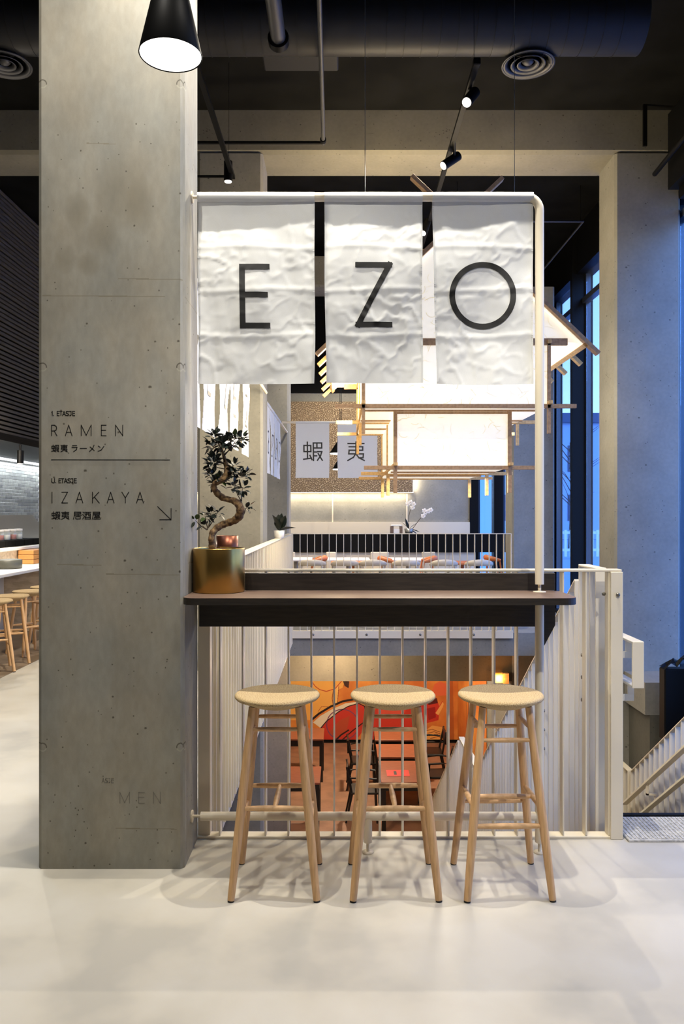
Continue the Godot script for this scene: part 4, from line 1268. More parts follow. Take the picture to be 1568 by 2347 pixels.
func counter() -> void:
	var t := thing("bar_counter", "dark brown wooden counter shelf with rounded corners and an upstand, against the column", "counter", Vector3.ZERO)
	var zf := 3.213
	var r := 0.055
	var x0 := -0.648
	var x1 := 0.956
	var poly := []
	poly.append_array([Vector2(x0, 3.60), Vector2(x0, zf + r)])
	poly.append_array(arc(Vector2(x0 + r, zf + r), r, PI, 1.5 * PI, 8).slice(1))
	poly.append_array(arc(Vector2(x1 - r, zf + r), r, 1.5 * PI, TAU, 8))
	poly.append_array([Vector2(x1, 3.50), Vector2(x1 - 0.04, 3.53), Vector2(-0.44, 3.53), Vector2(-0.44, 3.60)])
	var mk := func(ins: float, y0: float, y1: float) -> Array:
		var out := []
		for q in poly: out.append(q)
		return out
	var top := part("shelf_top", prism(PackedVector2Array(poly), 1.1265, 1.128), M.shelf, t)
	top.transform = Transform3D(Basis(Vector3.RIGHT, Vector3(0, 0, -1), Vector3.UP), Vector3.ZERO)
	var edge := part("shelf_edge", prism(PackedVector2Array(poly), 1.100, 1.1265), M.dark_wood, t)
	edge.transform = top.transform
	box_part("upstand", Vector3(-0.43, 1.128, -3.56), Vector3(0.943, 1.205, -3.53), M.dark_wood, t, 0.002)
	box_part("apron", Vector3(-0.632, 0.968, -3.56), Vector3(0.86, 1.10, -3.53), M.dark_wood, t, 0.002)
	part("dark_stand_in", prism(PackedVector2Array([Vector2(0.86, 0.86), Vector2(0.895, 0.885), Vector2(0.943, 0.975), Vector2(0.943, 1.10), Vector2(0.86, 1.10)]), -3.56, -3.53), M.dark_wood, t)  # added dark piece, stands in for something black beyond the guard
	# rod that carries the curtains, and the foot rail
	var p := thing("curtain_rail", "cream tube frame holding the curtains, bent down to the counter and floor at the right", "frame", Vector3.ZERO)
	var zr := -3.46
	var pts := [Vector3(-0.615, 2.839, zr), Vector3(0.75, 2.841, zr)]
	for q in arc(Vector2(0.796, 2.781), 0.06, PI / 2, 0.0, 10): pts.append(Vector3(q.x, q.y, zr))
	pts.append(Vector3(0.856, 1.6, zr))
	pts.append(Vector3(0.856, 1.162, zr))
	tube_part("rod", pts, 0.019, M.cream, p, 20)
	tube_part("wall_pin", [Vector3(-0.652, 2.839, zr), Vector3(-0.61, 2.839, zr)], 0.007, M.cream, p)
	tube_part("wall_flange", [Vector3(-0.652, 2.839, zr), Vector3(-0.646, 2.839, zr)], 0.025, M.cream, p, 20)
	tube_part("pin", [Vector3(0.856, 1.128, zr), Vector3(0.856, 1.165, zr)], 0.007, M.cream, p)
	part("flange", lathe([Vector2(0, 0), Vector2(0.028, 0), Vector2(0.028, 0.003), Vector2(0, 0.005)], 24), M.cream, p, Vector3(0.856, 1.128, zr))
	tube_part("lower_post", [Vector3(0.856, 1.10, zr), Vector3(0.856, 0.045, zr)], 0.019, M.cream, p, 20)
	var f := thing("foot_rail", "cream round foot rail under the counter, behind the stools", "foot rail", Vector3.ZERO)
	tube_part("rail", [Vector3(-0.612, 0.157, zr), Vector3(0.84, 0.157, zr)], 0.0185, M.cream, f, 20)
	tube_part("wall_pin", [Vector3(-0.652, 0.157, zr), Vector3(-0.60, 0.157, zr)], 0.006, M.cream, f)
	tube_part("wall_flange", [Vector3(-0.652, 0.157, zr), Vector3(-0.646, 0.157, zr)], 0.026, M.cream, f, 20)
	tube_part("leg", [Vector3(0.112, 0.15, zr), Vector3(0.112, 0.045, zr)], 0.0185, M.cream, f, 20)
	for x in [0.112, 0.856]:
		tube_part("pin", [Vector3(x, 0.0, zr), Vector3(x, 0.05, zr)], 0.007, M.cream, f)
		part("flange", lathe([Vector2(0, 0), Vector2(0.026, 0), Vector2(0.026, 0.004), Vector2(0, 0.006)], 24), M.cream, f, Vector3(x, 0, zr))
	bonsai(Vector3(-0.537, 1.128, -3.483))
	var g := "cork-topped bar stools at the counter"
	var s0 := bar_stool("bar_stool", "oak bar stool with a round cork seat, leftmost of three at the counter", Vector3(-0.258, 0, -3.185), 0.0, 0.755, g)
	dup(s0, "bar_stool", "oak bar stool with a round cork seat, middle of three at the counter", Vector3(0.203, 0, -3.185), 0.01)
	dup(s0, "bar_stool", "oak bar stool with a round cork seat, rightmost of three, below the tube frame", Vector3(0.633, 0, -3.185), PI / 2 + 0.02)

func curtains() -> void:
	var E := glyph("E")
	var Z := glyph("Z")
	var y := 2.031
	var h := 2.839 - y
	var g := "white curtains lettered in black, on the tube frame"
	var k := 3.46 / 1830.0
	noren("noren_curtain", "white cloth curtain with a large black letter E, next to the column", 0.507, h, 0.019, Vector3(-0.372, y, -3.46), 0.0, 3, 1.0, [[E, -0.060, 0.505, 0.107, 0.254, 0.0245]], g, 0.2)
	noren("noren_curtain", "white cloth curtain with a large black letter Z, in the middle of the frame", 0.425, h - 0.004, 0.019, Vector3(0.136, y + 0.004, -3.46), 0.0, 8, 0.9, [[Z, -0.066, 0.508, 0.136, 0.256, 0.0235]], g, 0.3)
	noren("noren_curtain", "white cloth curtain with a large black letter O, at the right end of the frame", 0.437, h, 0.019, Vector3(0.609, y, -3.46), 0.0, 14, 1.0, [[0.1445, 0.001, 0.380, 0.0, 0.0, 0.0245]], g, 0.9)
	# side run between the near column and the next pillar, seen nearly edge-on
	var p := thing("curtain_rod", "white rod along the left of the stairwell between column and pillar, holding cloth curtains", "rod", Vector3.ZERO)
	tube_part("rod", [Vector3(-0.70, 2.575, -3.62), Vector3(-0.70, 2.575, -7.36)], 0.014, M.cream, p)
	var i := 0
	var nm := ["first", "second", "third", "fourth", "fifth"]
	for q in [[3.64, 3.93], [3.96, 4.40], [4.54, 4.93], [4.95, 5.36], [5.58, 5.98]]:
		var w: float = q[1] - q[0]
		noren("noren_curtain", "white cloth curtain hanging edge-on left of the stairwell, %s after the column" % nm[i], w, 0.69, 0.014, Vector3(-0.70, 1.885, -(q[0] + q[1]) / 2.0), PI / 2, 30 + i, 1.3, [[[Z, E, Z, E, Z][i], -0.05, 0.43, 0.11, 0.22, 0.02]], "white curtains left of the stairwell", 0.0, 14, 24)
		i += 1
	# second side run
	p = thing("curtain_rod", "white rod between the two far left pillars, holding cloth curtains", "rod", Vector3.ZERO)
	tube_part("rod", [Vector3(-0.76, 2.575, -7.85), Vector3(-0.76, 2.575, -11.0)], 0.014, M.cream, p)
	i = 0
	for q in [[8.0, 8.42], [8.46, 8.88], [8.92, 9.34], [9.38, 9.8]]:
		noren("noren_curtain", "white cloth curtain between the far left pillars, %s from the front" % nm[i], 0.42, 0.70, 0.014, Vector3(-0.76, 1.875, -(q[0] + q[1]) / 2.0), PI / 2, 50 + i, 1.0, [[[E, Z, E, Z][i], -0.05, 0.43, 0.11, 0.22, 0.02]], "white curtains between the far pillars", 0.0, 12, 20)
		i += 1
	# far run above the far guard
	p = thing("curtain_rod", "white rod across the far end of the stairwell, holding curtains with Japanese characters", "rod", Vector3.ZERO)
	tube_part("rod", [Vector3(-0.735, 2.575, -9.8), Vector3(2.3, 2.575, -9.8)], 0.014, M.cream, p)
	noren("noren_curtain", "white cloth curtain with the black character 蝦, far left above the far guard", 0.412, 0.68, 0.014, Vector3(-0.362, 1.893, -9.8), 0.0, 60, 0.8, [[glyph("蝦"), -0.115, 0.445, 0.235, 0.235, 0.017]], "white curtains with Japanese characters", 0.0, 16, 24)
	noren("noren_curtain", "white cloth curtain with the black character 夷, partly behind the house lantern", 0.49, 0.68, 0.014, Vector3(0.19, 1.893, -9.8), 0.0, 64, 0.8, [[glyph("夷"), -0.13, 0.445, 0.225, 0.235, 0.017]], "white curtains with Japanese characters", 0.0, 16, 24)

func house_lantern() -> void:
	var t := thing("house_lantern", "large hanging paper lantern built as a wooden Japanese house with a gable roof", "lantern", Vector3.ZERO)
	var z0 := -5.2
	var cx := 0.745
	var b := 0.026
	var frames := [0.0, -0.93, -1.86]
	var bl := 0.139
	var br := 1.347
	var yb := 2.164
	var yt := 2.582
	var W: Material = M.house
	var ps: Material = M.paper
	for i in 3:
		var z: float = z0 + frames[i]
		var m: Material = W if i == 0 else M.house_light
		box_part("floor_beam", Vector3(-0.045, yb - b / 2, z - b / 2), Vector3(1.525, yb + b / 2, z + b / 2), m, t, 0.001)
		box_part("wall_plate", Vector3(bl - 0.12, yt - 0.022, z - b / 2), Vector3(br + 0.12, yt + 0.022, z + b / 2), m, t, 0.001)
		for x in [bl, br]:
			box_part("post", Vector3(x - 0.011, 1.985, z - 0.011 + 0.002), Vector3(x + 0.011, yt, z + 0.013), m, t, 0.001)
	for x in [bl, br]:
		box_part("side_beam", Vector3(x - 0.012, yb + b / 2 - 0.004, z0 - 1.90), Vector3(x + 0.012, yb + b / 2 + 0.018, z0 + 0.06), M.house_light, t, 0.001)
		box_part("side_beam", Vector3(x - 0.012, yt - 0.012, z0 - 1.90), Vector3(x + 0.012, yt + 0.012, z0 + 0.03), M.house_light, t, 0.001)
	# paper of the upper body
	box_part("paper_panel", Vector3(bl, yb, z0 - 0.004), Vector3(br, yt, z0 - 0.001), ps, t, 0.0, "white fibre paper lit from inside")
	box_part("paper_panel", Vector3(bl, yb, z0 - 1.862), Vector3(br, yt, z0 - 1.859), ps, t)
	for x in [bl + 0.002, br - 0.002]:
		box_part("paper_panel", Vector3(x - 0.001, yb, z0 - 1.86), Vector3(x + 0.001, yt, z0), ps, t)
	box_part("paper_panel", Vector3(bl, yb - 0.002, z0 - 1.86), Vector3(br, yb, z0), ps, t)
	for k in 3:
		var z := z0 - 0.167 - k * 0.6
		box_part("underside_batten", Vector3(bl, yb - 0.014, z - 0.006), Vector3(br, yb - 0.002, z + 0.006), M.house, t)
	# lower box
	var lz := z0 - 0.167
	var ll := 0.358
	var lr := 1.126
	var ly := 1.773
	for i in 3:
		var z: float = lz - i * 0.84
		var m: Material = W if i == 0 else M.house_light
		box_part("lower_beam", Vector3(ll - 0.21, ly - b / 2, z - b / 2), Vector3(lr + 0.20, ly + b / 2, z + b / 2), m, t, 0.001)
		for x in [ll, lr]:
			box_part("lower_post", Vector3(x - 0.0125, ly - 0.17, z - 0.012), Vector3(x + 0.0125, yb - 0.012, z + 0.014), m, t, 0.001)
		box_part("lower_plate", Vector3(ll, yb - 0.03, z - 0.008), Vector3(lr, yb - 0.016, z + 0.008), m, t)
	for x in [ll, lr]:
		box_part("lower_side_beam", Vector3(x - 0.012, ly + b / 2 - 0.002, lz - 1.74), Vector3(x + 0.012, ly + b / 2 + 0.018, lz + 0.07), M.house_light, t, 0.001)
		box_part("paper_panel", Vector3(x - 0.001, ly, lz - 1.68), Vector3(x + 0.001, yb - 0.02, lz), ps, t)
	box_part("paper_panel", Vector3(ll, ly, lz - 0.004), Vector3(lr, yb - 0.02, lz - 0.001), ps, t, 0.0, "white fibre paper lit from inside")
	box_part("paper_panel", Vector3(ll, ly, lz - 1.684), Vector3(lr, yb - 0.02, lz - 1.681), ps, t)
	box_part("paper_panel", Vector3(ll, ly - 0.002, lz - 1.68), Vector3(lr, ly, lz), ps, t)
	for k in 2:
		box_part("underside_batten", Vector3(ll, ly - 0.012, lz - 0.5 - k * 0.6), Vector3(lr, ly - 0.002, lz - 0.488 - k * 0.6), M.house, t)
	# roof: pairs of crossing rafters, front pair wide
	var ay := 3.36
	var s := 0.95
	var eave := 0.91
	var n := 6
	for i in n:
		var z := z0 + 0.03 - i * 0.374
		for sd in [-1, 1]:
			var up := 0.295 if i == 0 or i == n - 1 else 0.03
			var zz: float = z + (0.014 if sd > 0 else -0.014)
			var a := Vector3(cx - sd * up, ay + up * s, zz)
			var e := Vector3(cx + sd * eave, ay - eave * s, zz)
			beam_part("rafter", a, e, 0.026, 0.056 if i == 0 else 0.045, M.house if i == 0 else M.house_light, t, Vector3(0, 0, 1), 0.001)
	var z1 := z0 + 0.05
	var z2 := z0 - 1.95
	for sd in [-1, 1]:
		# roof paper on each slope, between the rafters
		var st := new_st()
		var a := Vector3(cx, ay - 0.02, 0)
		var e := Vector3(cx + sd * 0.82, ay - 0.02 - 0.82 * s, 0)
		var nn := Vector3(sd * s, 1, 0).normalized() * 0.0015
		var q := [Vector3(a.x, a.y, z1 - 0.02), Vector3(a.x, a.y, z2), Vector3(e.x, e.y, z2), Vector3(e.x, e.y, z1 - 0.02)]
		if sd < 0: q.reverse()
		quad(st, q[3] + nn, q[2] + nn, q[1] + nn, q[0] + nn)
		quad(st, q[0] - nn, q[1] - nn, q[2] - nn, q[3] - nn)
		part("roof_paper", done(st), ps, t)
		for f in [[0.83, 0.030], [0.45, 0.02]]:
			var c2 := Vector3(cx + sd * f[0], ay - f[0] * s - 0.015, 0)
			beam_part("purlin", Vector3(c2.x, c2.y, z1), Vector3(c2.x, c2.y, z2), f[1], f[1], M.house_light, t, Vector3(sd * s, 1, 0).normalized(), 0.001)
	beam_part("ridge_beam", Vector3(cx, ay - 0.05, z1), Vector3(cx, ay - 0.05, z2), 0.03, 0.03, M.house_light, t)
	for i in 4:
		box_part("ridge_bar", Vector3(cx - 0.26, 3.215, z0 - 0.2 - i * 0.42), Vector3(cx + 0.26, 3.245, z0 - 0.17 - i * 0.42), M.house_light, t, 0.001)
	# gable paper
	for z in [z0 - 0.004, z2 + 0.07]:
		var pl := PackedVector2Array([Vector2(cx - 0.80, ay - 0.80 * s - 0.02), Vector2(cx + 0.80, ay - 0.80 * s - 0.02), Vector2(cx, ay - 0.04)])
		part("gable_paper", prism(pl, z - 0.003, z), ps, t)
	for x in [0.153, 1.145]:
		tube_part("cable", [Vector3(x, 3.15, -5.3), Vector3(x, 5.19, -5.3)], 0.0018, M.steel, t, 6)
	# what the lit paper throws on its surroundings
	var c := Color(1.0, 0.94, 0.83)
	area("lantern_light", Vector3(0.745, 1.74, -6.2), Vector3(0, -1, 0), Vector2(0.7, 1.6), c, 4.5)
	area("lantern_light", Vector3(0.745, 2.0, -5.15), Vector3(0, -0.1, 1), Vector2(1.0, 0.7), c, 0.35)
	area("lantern_light", Vector3(0.08, 2.3, -6.1), Vector3(-1, 0, 0), Vector2(1.7, 0.7), c, 7.0)
	area("lantern_light", Vector3(1.40, 2.6, -7.08), Vector3(1, 0, -0.1), Vector2(0.3, 1.0), c, 3.2)
	area("lantern_light", Vector3(0.745, 2.3, -7.12), Vector3(0, 0, -1), Vector2(1.1, 0.8), c, 3.0)
	area("lantern_light", Vector3(0.745, 3.45, -7.05), Vector3(0, 1, -0.3), Vector2(1.6, 0.3), Color(1.0, 0.90, 0.72), 8.0)

func back_room() -> void:
	var t := thing("textured_panel", "gold and brown pebble-textured panel on the far wall, lit along its lower edge", "wall panel", Vector3(0, 1.83, -14.3))
	box_part("panel", Vector3(-3.6, 0, -0.04), Vector3(1.265, 1.62, 0.03), M.gold, t)
	box_part("light_strip", Vector3(-3.6, -0.012, -0.085), Vector3(1.285, 0.006, -0.05), M.cove_glow, t)
	box_part("light_strip", Vector3(1.268, 0.0, -0.085), Vector3(1.285, 1.62, -0.05), M.cove_glow, t)
	area("cove_light", Vector3(-1.0, 1.80, -14.30), Vector3(0, -1, -0.35), Vector2(4.4, 0.05), Color(1.0, 0.93, 0.80), 3.2)
	area("cove_light", Vector3(1.30, 2.6, -14.34), Vector3(1, 0, -0.4), Vector2(0.05, 1.5), Color(1.0, 0.93, 0.80), 0.8)
	var b := thing("black_counter", "long low black-fronted counter in front of the far wall", "counter", Vector3(0.8, 0, -13.4))
	box_part("top", Vector3(-2.0, 0.80, -0.30), Vector3(2.02, 1.11, 0.0), M.black_wall, b, 0.004)
	box_part("base", Vector3(-1.95, 0.0, -0.28), Vector3(1.45, 0.80, -0.05), M.pale_panel, b)
	for x in [-1.0, 0.0, 1.0]:
		box_part("seam", Vector3(x, 0.0, -0.05), Vector3(x + 0.012, 0.80, -0.045), M.pale_wood, b)
	# orchid and a wooden box on the counter
	var o := thing("potted_orchid", "white orchid with two flower stems in a grey pot on the black counter", "orchid", Vector3(1.13, 1.11, -13.5))
	part("pot", lathe([Vector2(0, 0), Vector2(0.06, 0), Vector2(0.078, 0.085), Vector2(0.072, 0.085), Vector2(0.06, 0.07), Vector2(0, 0.07)], 24), M.steel, o)
	var big := leaf_mesh(0.20, 0.045)
	for d in [[-0.35, 1.0, 0.1], [0.75, 0.7, 0.1], [0.9, -0.15, 0.3], [-0.5, 0.6, -0.3], [0.7, -0.35, -0.1]]:
		put_leaf(big, M.leaf, o, Vector3(0, 0.075, 0), Vector3(d[0], d[1], d[2]), 1.0)
	for st in [[[0, 0.08], [0.0, 0.30], [0.05, 0.50], [0.09, 0.53]], [[0.06, 0.08], [0.18, 0.24], [0.28, 0.36], [0.37, 0.42]]]:
		var pts := []
		for q in st: pts.append(Vector3(q[0], q[1], 0.01))
		part("stem", tube_mesh(pts, [0.005, 0.005, 0.004, 0.003], 8), M.twig, o)
	var pet := leaf_mesh(0.045, 0.04)
	for c in [[-0.02, 0.50], [0.03, 0.53], [0.08, 0.50], [0.06, 0.44], [0.24, 0.30], [0.28, 0.36], [0.33, 0.38], [0.37, 0.40], [0.26, 0.39]]:
		var fl := part("flower", lathe([Vector2(0, 0), Vector2(0.008, 0.004), Vector2(0, 0.012)], 8), M.pale_wood, o, Vector3(c[0], c[1], 0.02))
		fl.rotation.x = PI / 2
		for k in 5:
			var p := part("petal", pet, M.petal, fl)
			p.rotation.y = TAU * k / 5
	var x := thing("wooden_caddy", "small white caddy between two dark wooden uprights on the black counter", "caddy", Vector3(0.93, 1.11, -13.5))
	box_part("upright", Vector3(-0.115, 0, -0.05), Vector3(-0.06, 0.125, 0.05), M.shelf, x)
	box_part("upright", Vector3(0.04, 0, -0.05), Vector3(0.09, 0.125, 0.05), M.shelf, x)
	box_part("box", Vector3(-0.06, 0.0, -0.045), Vector3(0.04, 0.08, 0.045), M.white, x)
	box_part("towel", Vector3(-0.105, 0.125, -0.05), Vector3(0.08, 0.15, 0.05), M.white, x, 0.01)
	# tables and chairs
	for q in [[-0.72, -12.5, 0.50, "white cafe table behind the far guard, leftmost"], [0.10, -12.45, 0.66, "white cafe table behind the far guard, second from the left"], [1.03, -12.45, 0.70, "white cafe table behind the far guard, left of the orchid"]]:
		cafe_table("cafe_table", q[3], Vector3(q[0], 0, q[1]), q[2], 0.6, M.white, M.steel, "white tables behind the far guard")
	cafe_table("cafe_table", "orange-brown wooden table behind the far guard, left one", Vector3(0.18, 0, -11.6), 0.68, 0.55, M.orange_wood, M.orange_wood, "orange-brown tables behind the far guard")
	cafe_table("cafe_table", "orange-brown wooden table behind the far guard, right one", Vector3(1.74, 0, -11.6), 0.72, 0.55, M.orange_wood, M.orange_wood, "orange-brown tables behind the far guard")
	var g := "pale round-backed chairs behind the far guard"
	var names := ["leftmost", "second from the left", "third from the left", "fourth from the left", "fifth from the left", "rightmost"]
	var c0: Node3D
	var xs := [-0.40, 0.04, 0.41, 0.85, 1.36, 1.83]
	for i in 6:
		var lb := "pale round-backed chair seen through the far guard, %s" % names[i]
		if i == 0: c0 = armchair("armchair", lb, Vector3(xs[i], 0, -10.7), PI, M.pale_panel, M.pale_panel, g)
		else: dup(c0, "armchair", lb, Vector3(xs[i], 0, -10.7), PI)
	g = "orange wooden chairs behind the far guard"
	var c1 := armchair("armchair", "orange wooden chair behind the far guard, below the orchid's left", Vector3(0.72, 0, -11.5), PI / 2, M.orange_wood, M.orange_wood, g)
	dup(c1, "armchair", "orange wooden chair behind the far guard, left of the right orange table", Vector3(1.17, 0, -11.5), -PI / 2)
	dup(c1, "armchair", "orange wooden chair behind the far guard, at its right end", Vector3(2.30, 0, -11.8), PI / 2)
	dup(c1, "armchair", "orange wooden chair behind the far guard, at its left end", Vector3(-0.42, 0, -11.6), -PI / 2)
	g = "pale wooden settle backs by the black counter"
	for q in [[-1.02, 0.50], [-0.18, 0.16], [0.62, 0.30], [1.42, 0.22]]:
		var s := thing("bench_back", "pale wooden bench back in front of the black counter, %s" % ["leftmost", "second from left", "third from left", "rightmost"][[-1.02, -0.18, 0.62, 1.42].find(q[0])], "bench", Vector3(q[0], 0, -13.1), 0.0, g)
		box_part("back", Vector3(-q[1] / 2, 0.40, -0.03), Vector3(q[1] / 2, 0.82, 0.03), M.pale_panel, s, 0.01)
		box_part("seat", Vector3(-q[1] / 2, 0.38, 0.03), Vector3(q[1] / 2, 0.44, 0.40), M.pale_panel, s, 0.01)
		box_part("plinth", Vector3(-q[1] / 2 + 0.02, 0.0, -0.02), Vector3(q[1] / 2 - 0.02, 0.38, 0.34), M.pale_wood, s)
	# two black cone pendants over the far room
	for q in [[-0.03, 2.32, -11.5, 0.145, "upper"], [-0.01, 2.13, -12.2, 0.135, "lower"]]:
		var p := thing("cone_pendant", "black cone pendant between the two Japanese curtains, %s one" % q[4], "pendant lamp", Vector3(q[0], q[1], q[2]), 0.0, "black cone pendants in the far room")
		part("shade", lathe([Vector2(q[3], 0), Vector2(q[3] + 0.003, 0.003), Vector2(0.02, 0.20), Vector2(0.02, 0.30), Vector2(0, 0.30)], 32), M.black, p)
		part("glow_disc", lathe([Vector2(0, -0.012), Vector2(q[3] * 0.97, -0.012), Vector2(q[3] * 0.97, 0.006), Vector2(0, 0.006)], 32), M.lamp_glow, p)
		tube_part("cord", [Vector3(0, 0.3, 0), Vector3(0, 5.2 - q[1], 0)], 0.004, M.black, p, 6)
		spot("pendant_lamp", Vector3(q[0], q[1] - 0.02, q[2]), Vector3(0, -1, 0), Color(1.0, 0.9, 0.75), 2.0, 60.0, 0.5, 0.1)
	# plants on the guard
	var k := thing("copper_planter", "empty copper planter standing on the left guard behind the bonsai", "planter", Vector3(-0.622, 1.216, -4.33))
	part("body", lathe([Vector2(0, 0), Vector2(0.06, 0), Vector2(0.06, 0.13), Vector2(0.056, 0.13), Vector2(0.056, 0.11), Vector2(0, 0.11)], 32), M.copper, k)
	var v := thing("small_plant", "small dark-leaved plant in a white pot on the left guard, by the second pillar", "plant", Vector3(-0.625, 1.216, -7.95))
	part("pot", lathe([Vector2(0, 0), Vector2(0.045, 0), Vector2(0.055, 0.075), Vector2(0.048, 0.075), Vector2(0, 0.07)], 20), M.white, v)
	var lf := leaf_mesh(0.2, 0.10)
	for d in [[-0.3, 1.0, 0.2], [0.1, 1.0, 0.0], [-0.1, 1.0, -0.3], [0.35, 0.9, 0.25], [0.8, 0.25, 0.2]]:
		put_leaf(lf, M.leaf, v, Vector3(0, 0.07, 0), Vector3(d[0], d[1], d[2]), 0.9)

func left_room() -> void:
	var w := setting("wall_tiled", "pale glazed tile wall behind the far-left counter")
	box_part("backing", Vector3(-5.4, 0.0, -14.4), Vector3(-5.215, 2.4, -10.6), M.grout, w)
	var mt := box_mesh(Vector3(0.012, 0.046, 0.236), 0.002)
	for r in 22:
		for i in 12:
			var z := -10.9 - i * 0.242 - (0.121 if r % 2 else 0.0)
			part("tile", mt, M.tile_dark if rng.randf() < 0.35 else M.tile, w, Vector3(-5.211, 1.24 + r * 0.0515, z))
	var s := setting("wall_slatted", "dark timber slats above the far-left counter")
	var sm := box_mesh(Vector3(0.03, 0.034, 6.2), 0.003)
	for i in 52:
		part("slat", sm, M.slat, s, Vector3(-3.93 - 0.004 * (i % 3), 2.40 + i * 0.054, -11.2))
	box_part("backing", Vector3(-4.04, 2.38, -14.3), Vector3(-4.0, 5.2, -8.1), M.black, s)
	box_part("bulkhead", Vector3(-5.2, 2.30, -14.3), Vector3(-3.9, 2.385, -8.1), M.black, s)
	var l := thing("strip_light", "white strip light along the top of the pale tile wall, far left", "strip light", Vector3(-5.1, 2.26, -12.2))
	box_part("diffuser", Vector3(-0.03, 0, -2.0), Vector3(0.03, 0.03, 2.0), M.strip_glow, l)
	area("strip_lamp", Vector3(-5.1, 2.25, -12.2), Vector3(0, -1, 0), Vector2(0.06, 3.9), Color(0.95, 0.98, 1.0), 4.2)
	track_spot("short black spotlight under the slatted bulkhead, far left above the counter", Vector3(-3.95, 2.07, -9.8), Vector3(0, -1, 0.02), Vector3(-3.95, 2.30, -9.8), 3.0, 0.04, 0.16)
	var c := thing("far_counter", "white-topped two-level wooden counter at the far left", "counter", Vector3.ZERO)
	box_part("lower_top", Vector3(-4.20, 0.765, -14.0), Vector3(-3.66, 0.80, -6.4), M.white, c, 0.004)
	box_part("upper_top", Vector3(-4.75, 0.985, -14.0), Vector3(-4.16, 1.02, -6.4), M.white, c, 0.004)
	box_part("front", Vector3(-4.30, 0.0, -14.0), Vector3(-4.18, 0.765, -6.4), M.pale_panel, c)
	box_part("riser", Vector3(-4.28, 0.80, -14.0), Vector3(-4.20, 0.985, -6.4), M.pale_wood, c)
	for z in [-8.6, -9.9, -11.2]:
		box_part("divider", Vector3(-4.18, 0.0, z - 0.03), Vector3(-3.72, 0.765, z + 0.03), M.pale_wood, c)
	var h := thing("steel_hood", "grey steel screen with a slanted corner behind the jars, far left", "screen", Vector3(-4.85, 0, 0))
	var o := part("sheet", prism(PackedVector2Array([Vector2(9.0, 1.0), Vector2(13.2, 1.0), Vector2(13.0, 1.16), Vector2(12.45, 1.43), Vector2(9.0, 1.43)]), -0.02, 0.02), M.steel, h)
	o.rotation.y = PI / 2
	var b := thing("dark_tray", "row of dark grey trays along the back ledge, far left", "trays", Vector3(-4.42, 1.02, -10.6))
	for i in 6:
		box_part("tray", Vector3(-0.13, 0, -0.78 + i * 0.30), Vector3(0.13, 0.085, -0.50 + i * 0.30), M.black_wall, b, 0.006)
	var lab := ["leftmost in view", "second from the left", "third from the left", "fourth from the left", "fifth from the left", "nearest the column"]
	for i in 6:
		jar_at(-4.45, 1.105, -9.98 - i * 0.2, M.spice if i % 2 == 0 else M.white, "spice jar with a white lid on the far-left ledge, %s" % lab[i], 0.055, 0.11)
	var d := thing("dark_dish", "round dark grey dish on the lower white counter, far left", "dish", Vector3(-4.0, 0.80, -9.55))
	part("body", lathe([Vector2(0, 0), Vector2(0.155, 0), Vector2(0.165, 0.01), Vector2(0.165, 0.10), Vector2(0.15, 0.108), Vector2(0, 0.105)], 40), M.dark_grey, d)
	d = thing("wooden_crate", "small honey-brown wooden crate at the right end of the lower white counter, far left", "crate", Vector3(-4.08, 0.80, -10.5))
	for i in 3:
		box_part("board", Vector3(-0.10, 0.005 + i * 0.06, -0.3), Vector3(0.10, 0.06 + i * 0.06, 0.2), M.crate_wood, d, 0.003)
	var g := "bar stools along the far-left counter"
	var s0 := bar_stool("counter_stool", "wooden counter stool with a round seat at the far left, nearest", Vector3(-3.24, 0, -7.42), 0.5, 0.66, g)
	dup(s0, "counter_stool", "wooden counter stool with a round seat at the far left, second", Vector3(-3.25, 0, -7.84), 0.4)
	dup(s0, "counter_stool", "wooden counter stool with a round seat at the far left, third", Vector3(-3.25, 0, -8.30), 0.9)
	dup(s0, "counter_stool", "wooden counter stool with a round seat at the far left, mostly hidden by the column", Vector3(-3.25, 0, -8.78), 0.2)

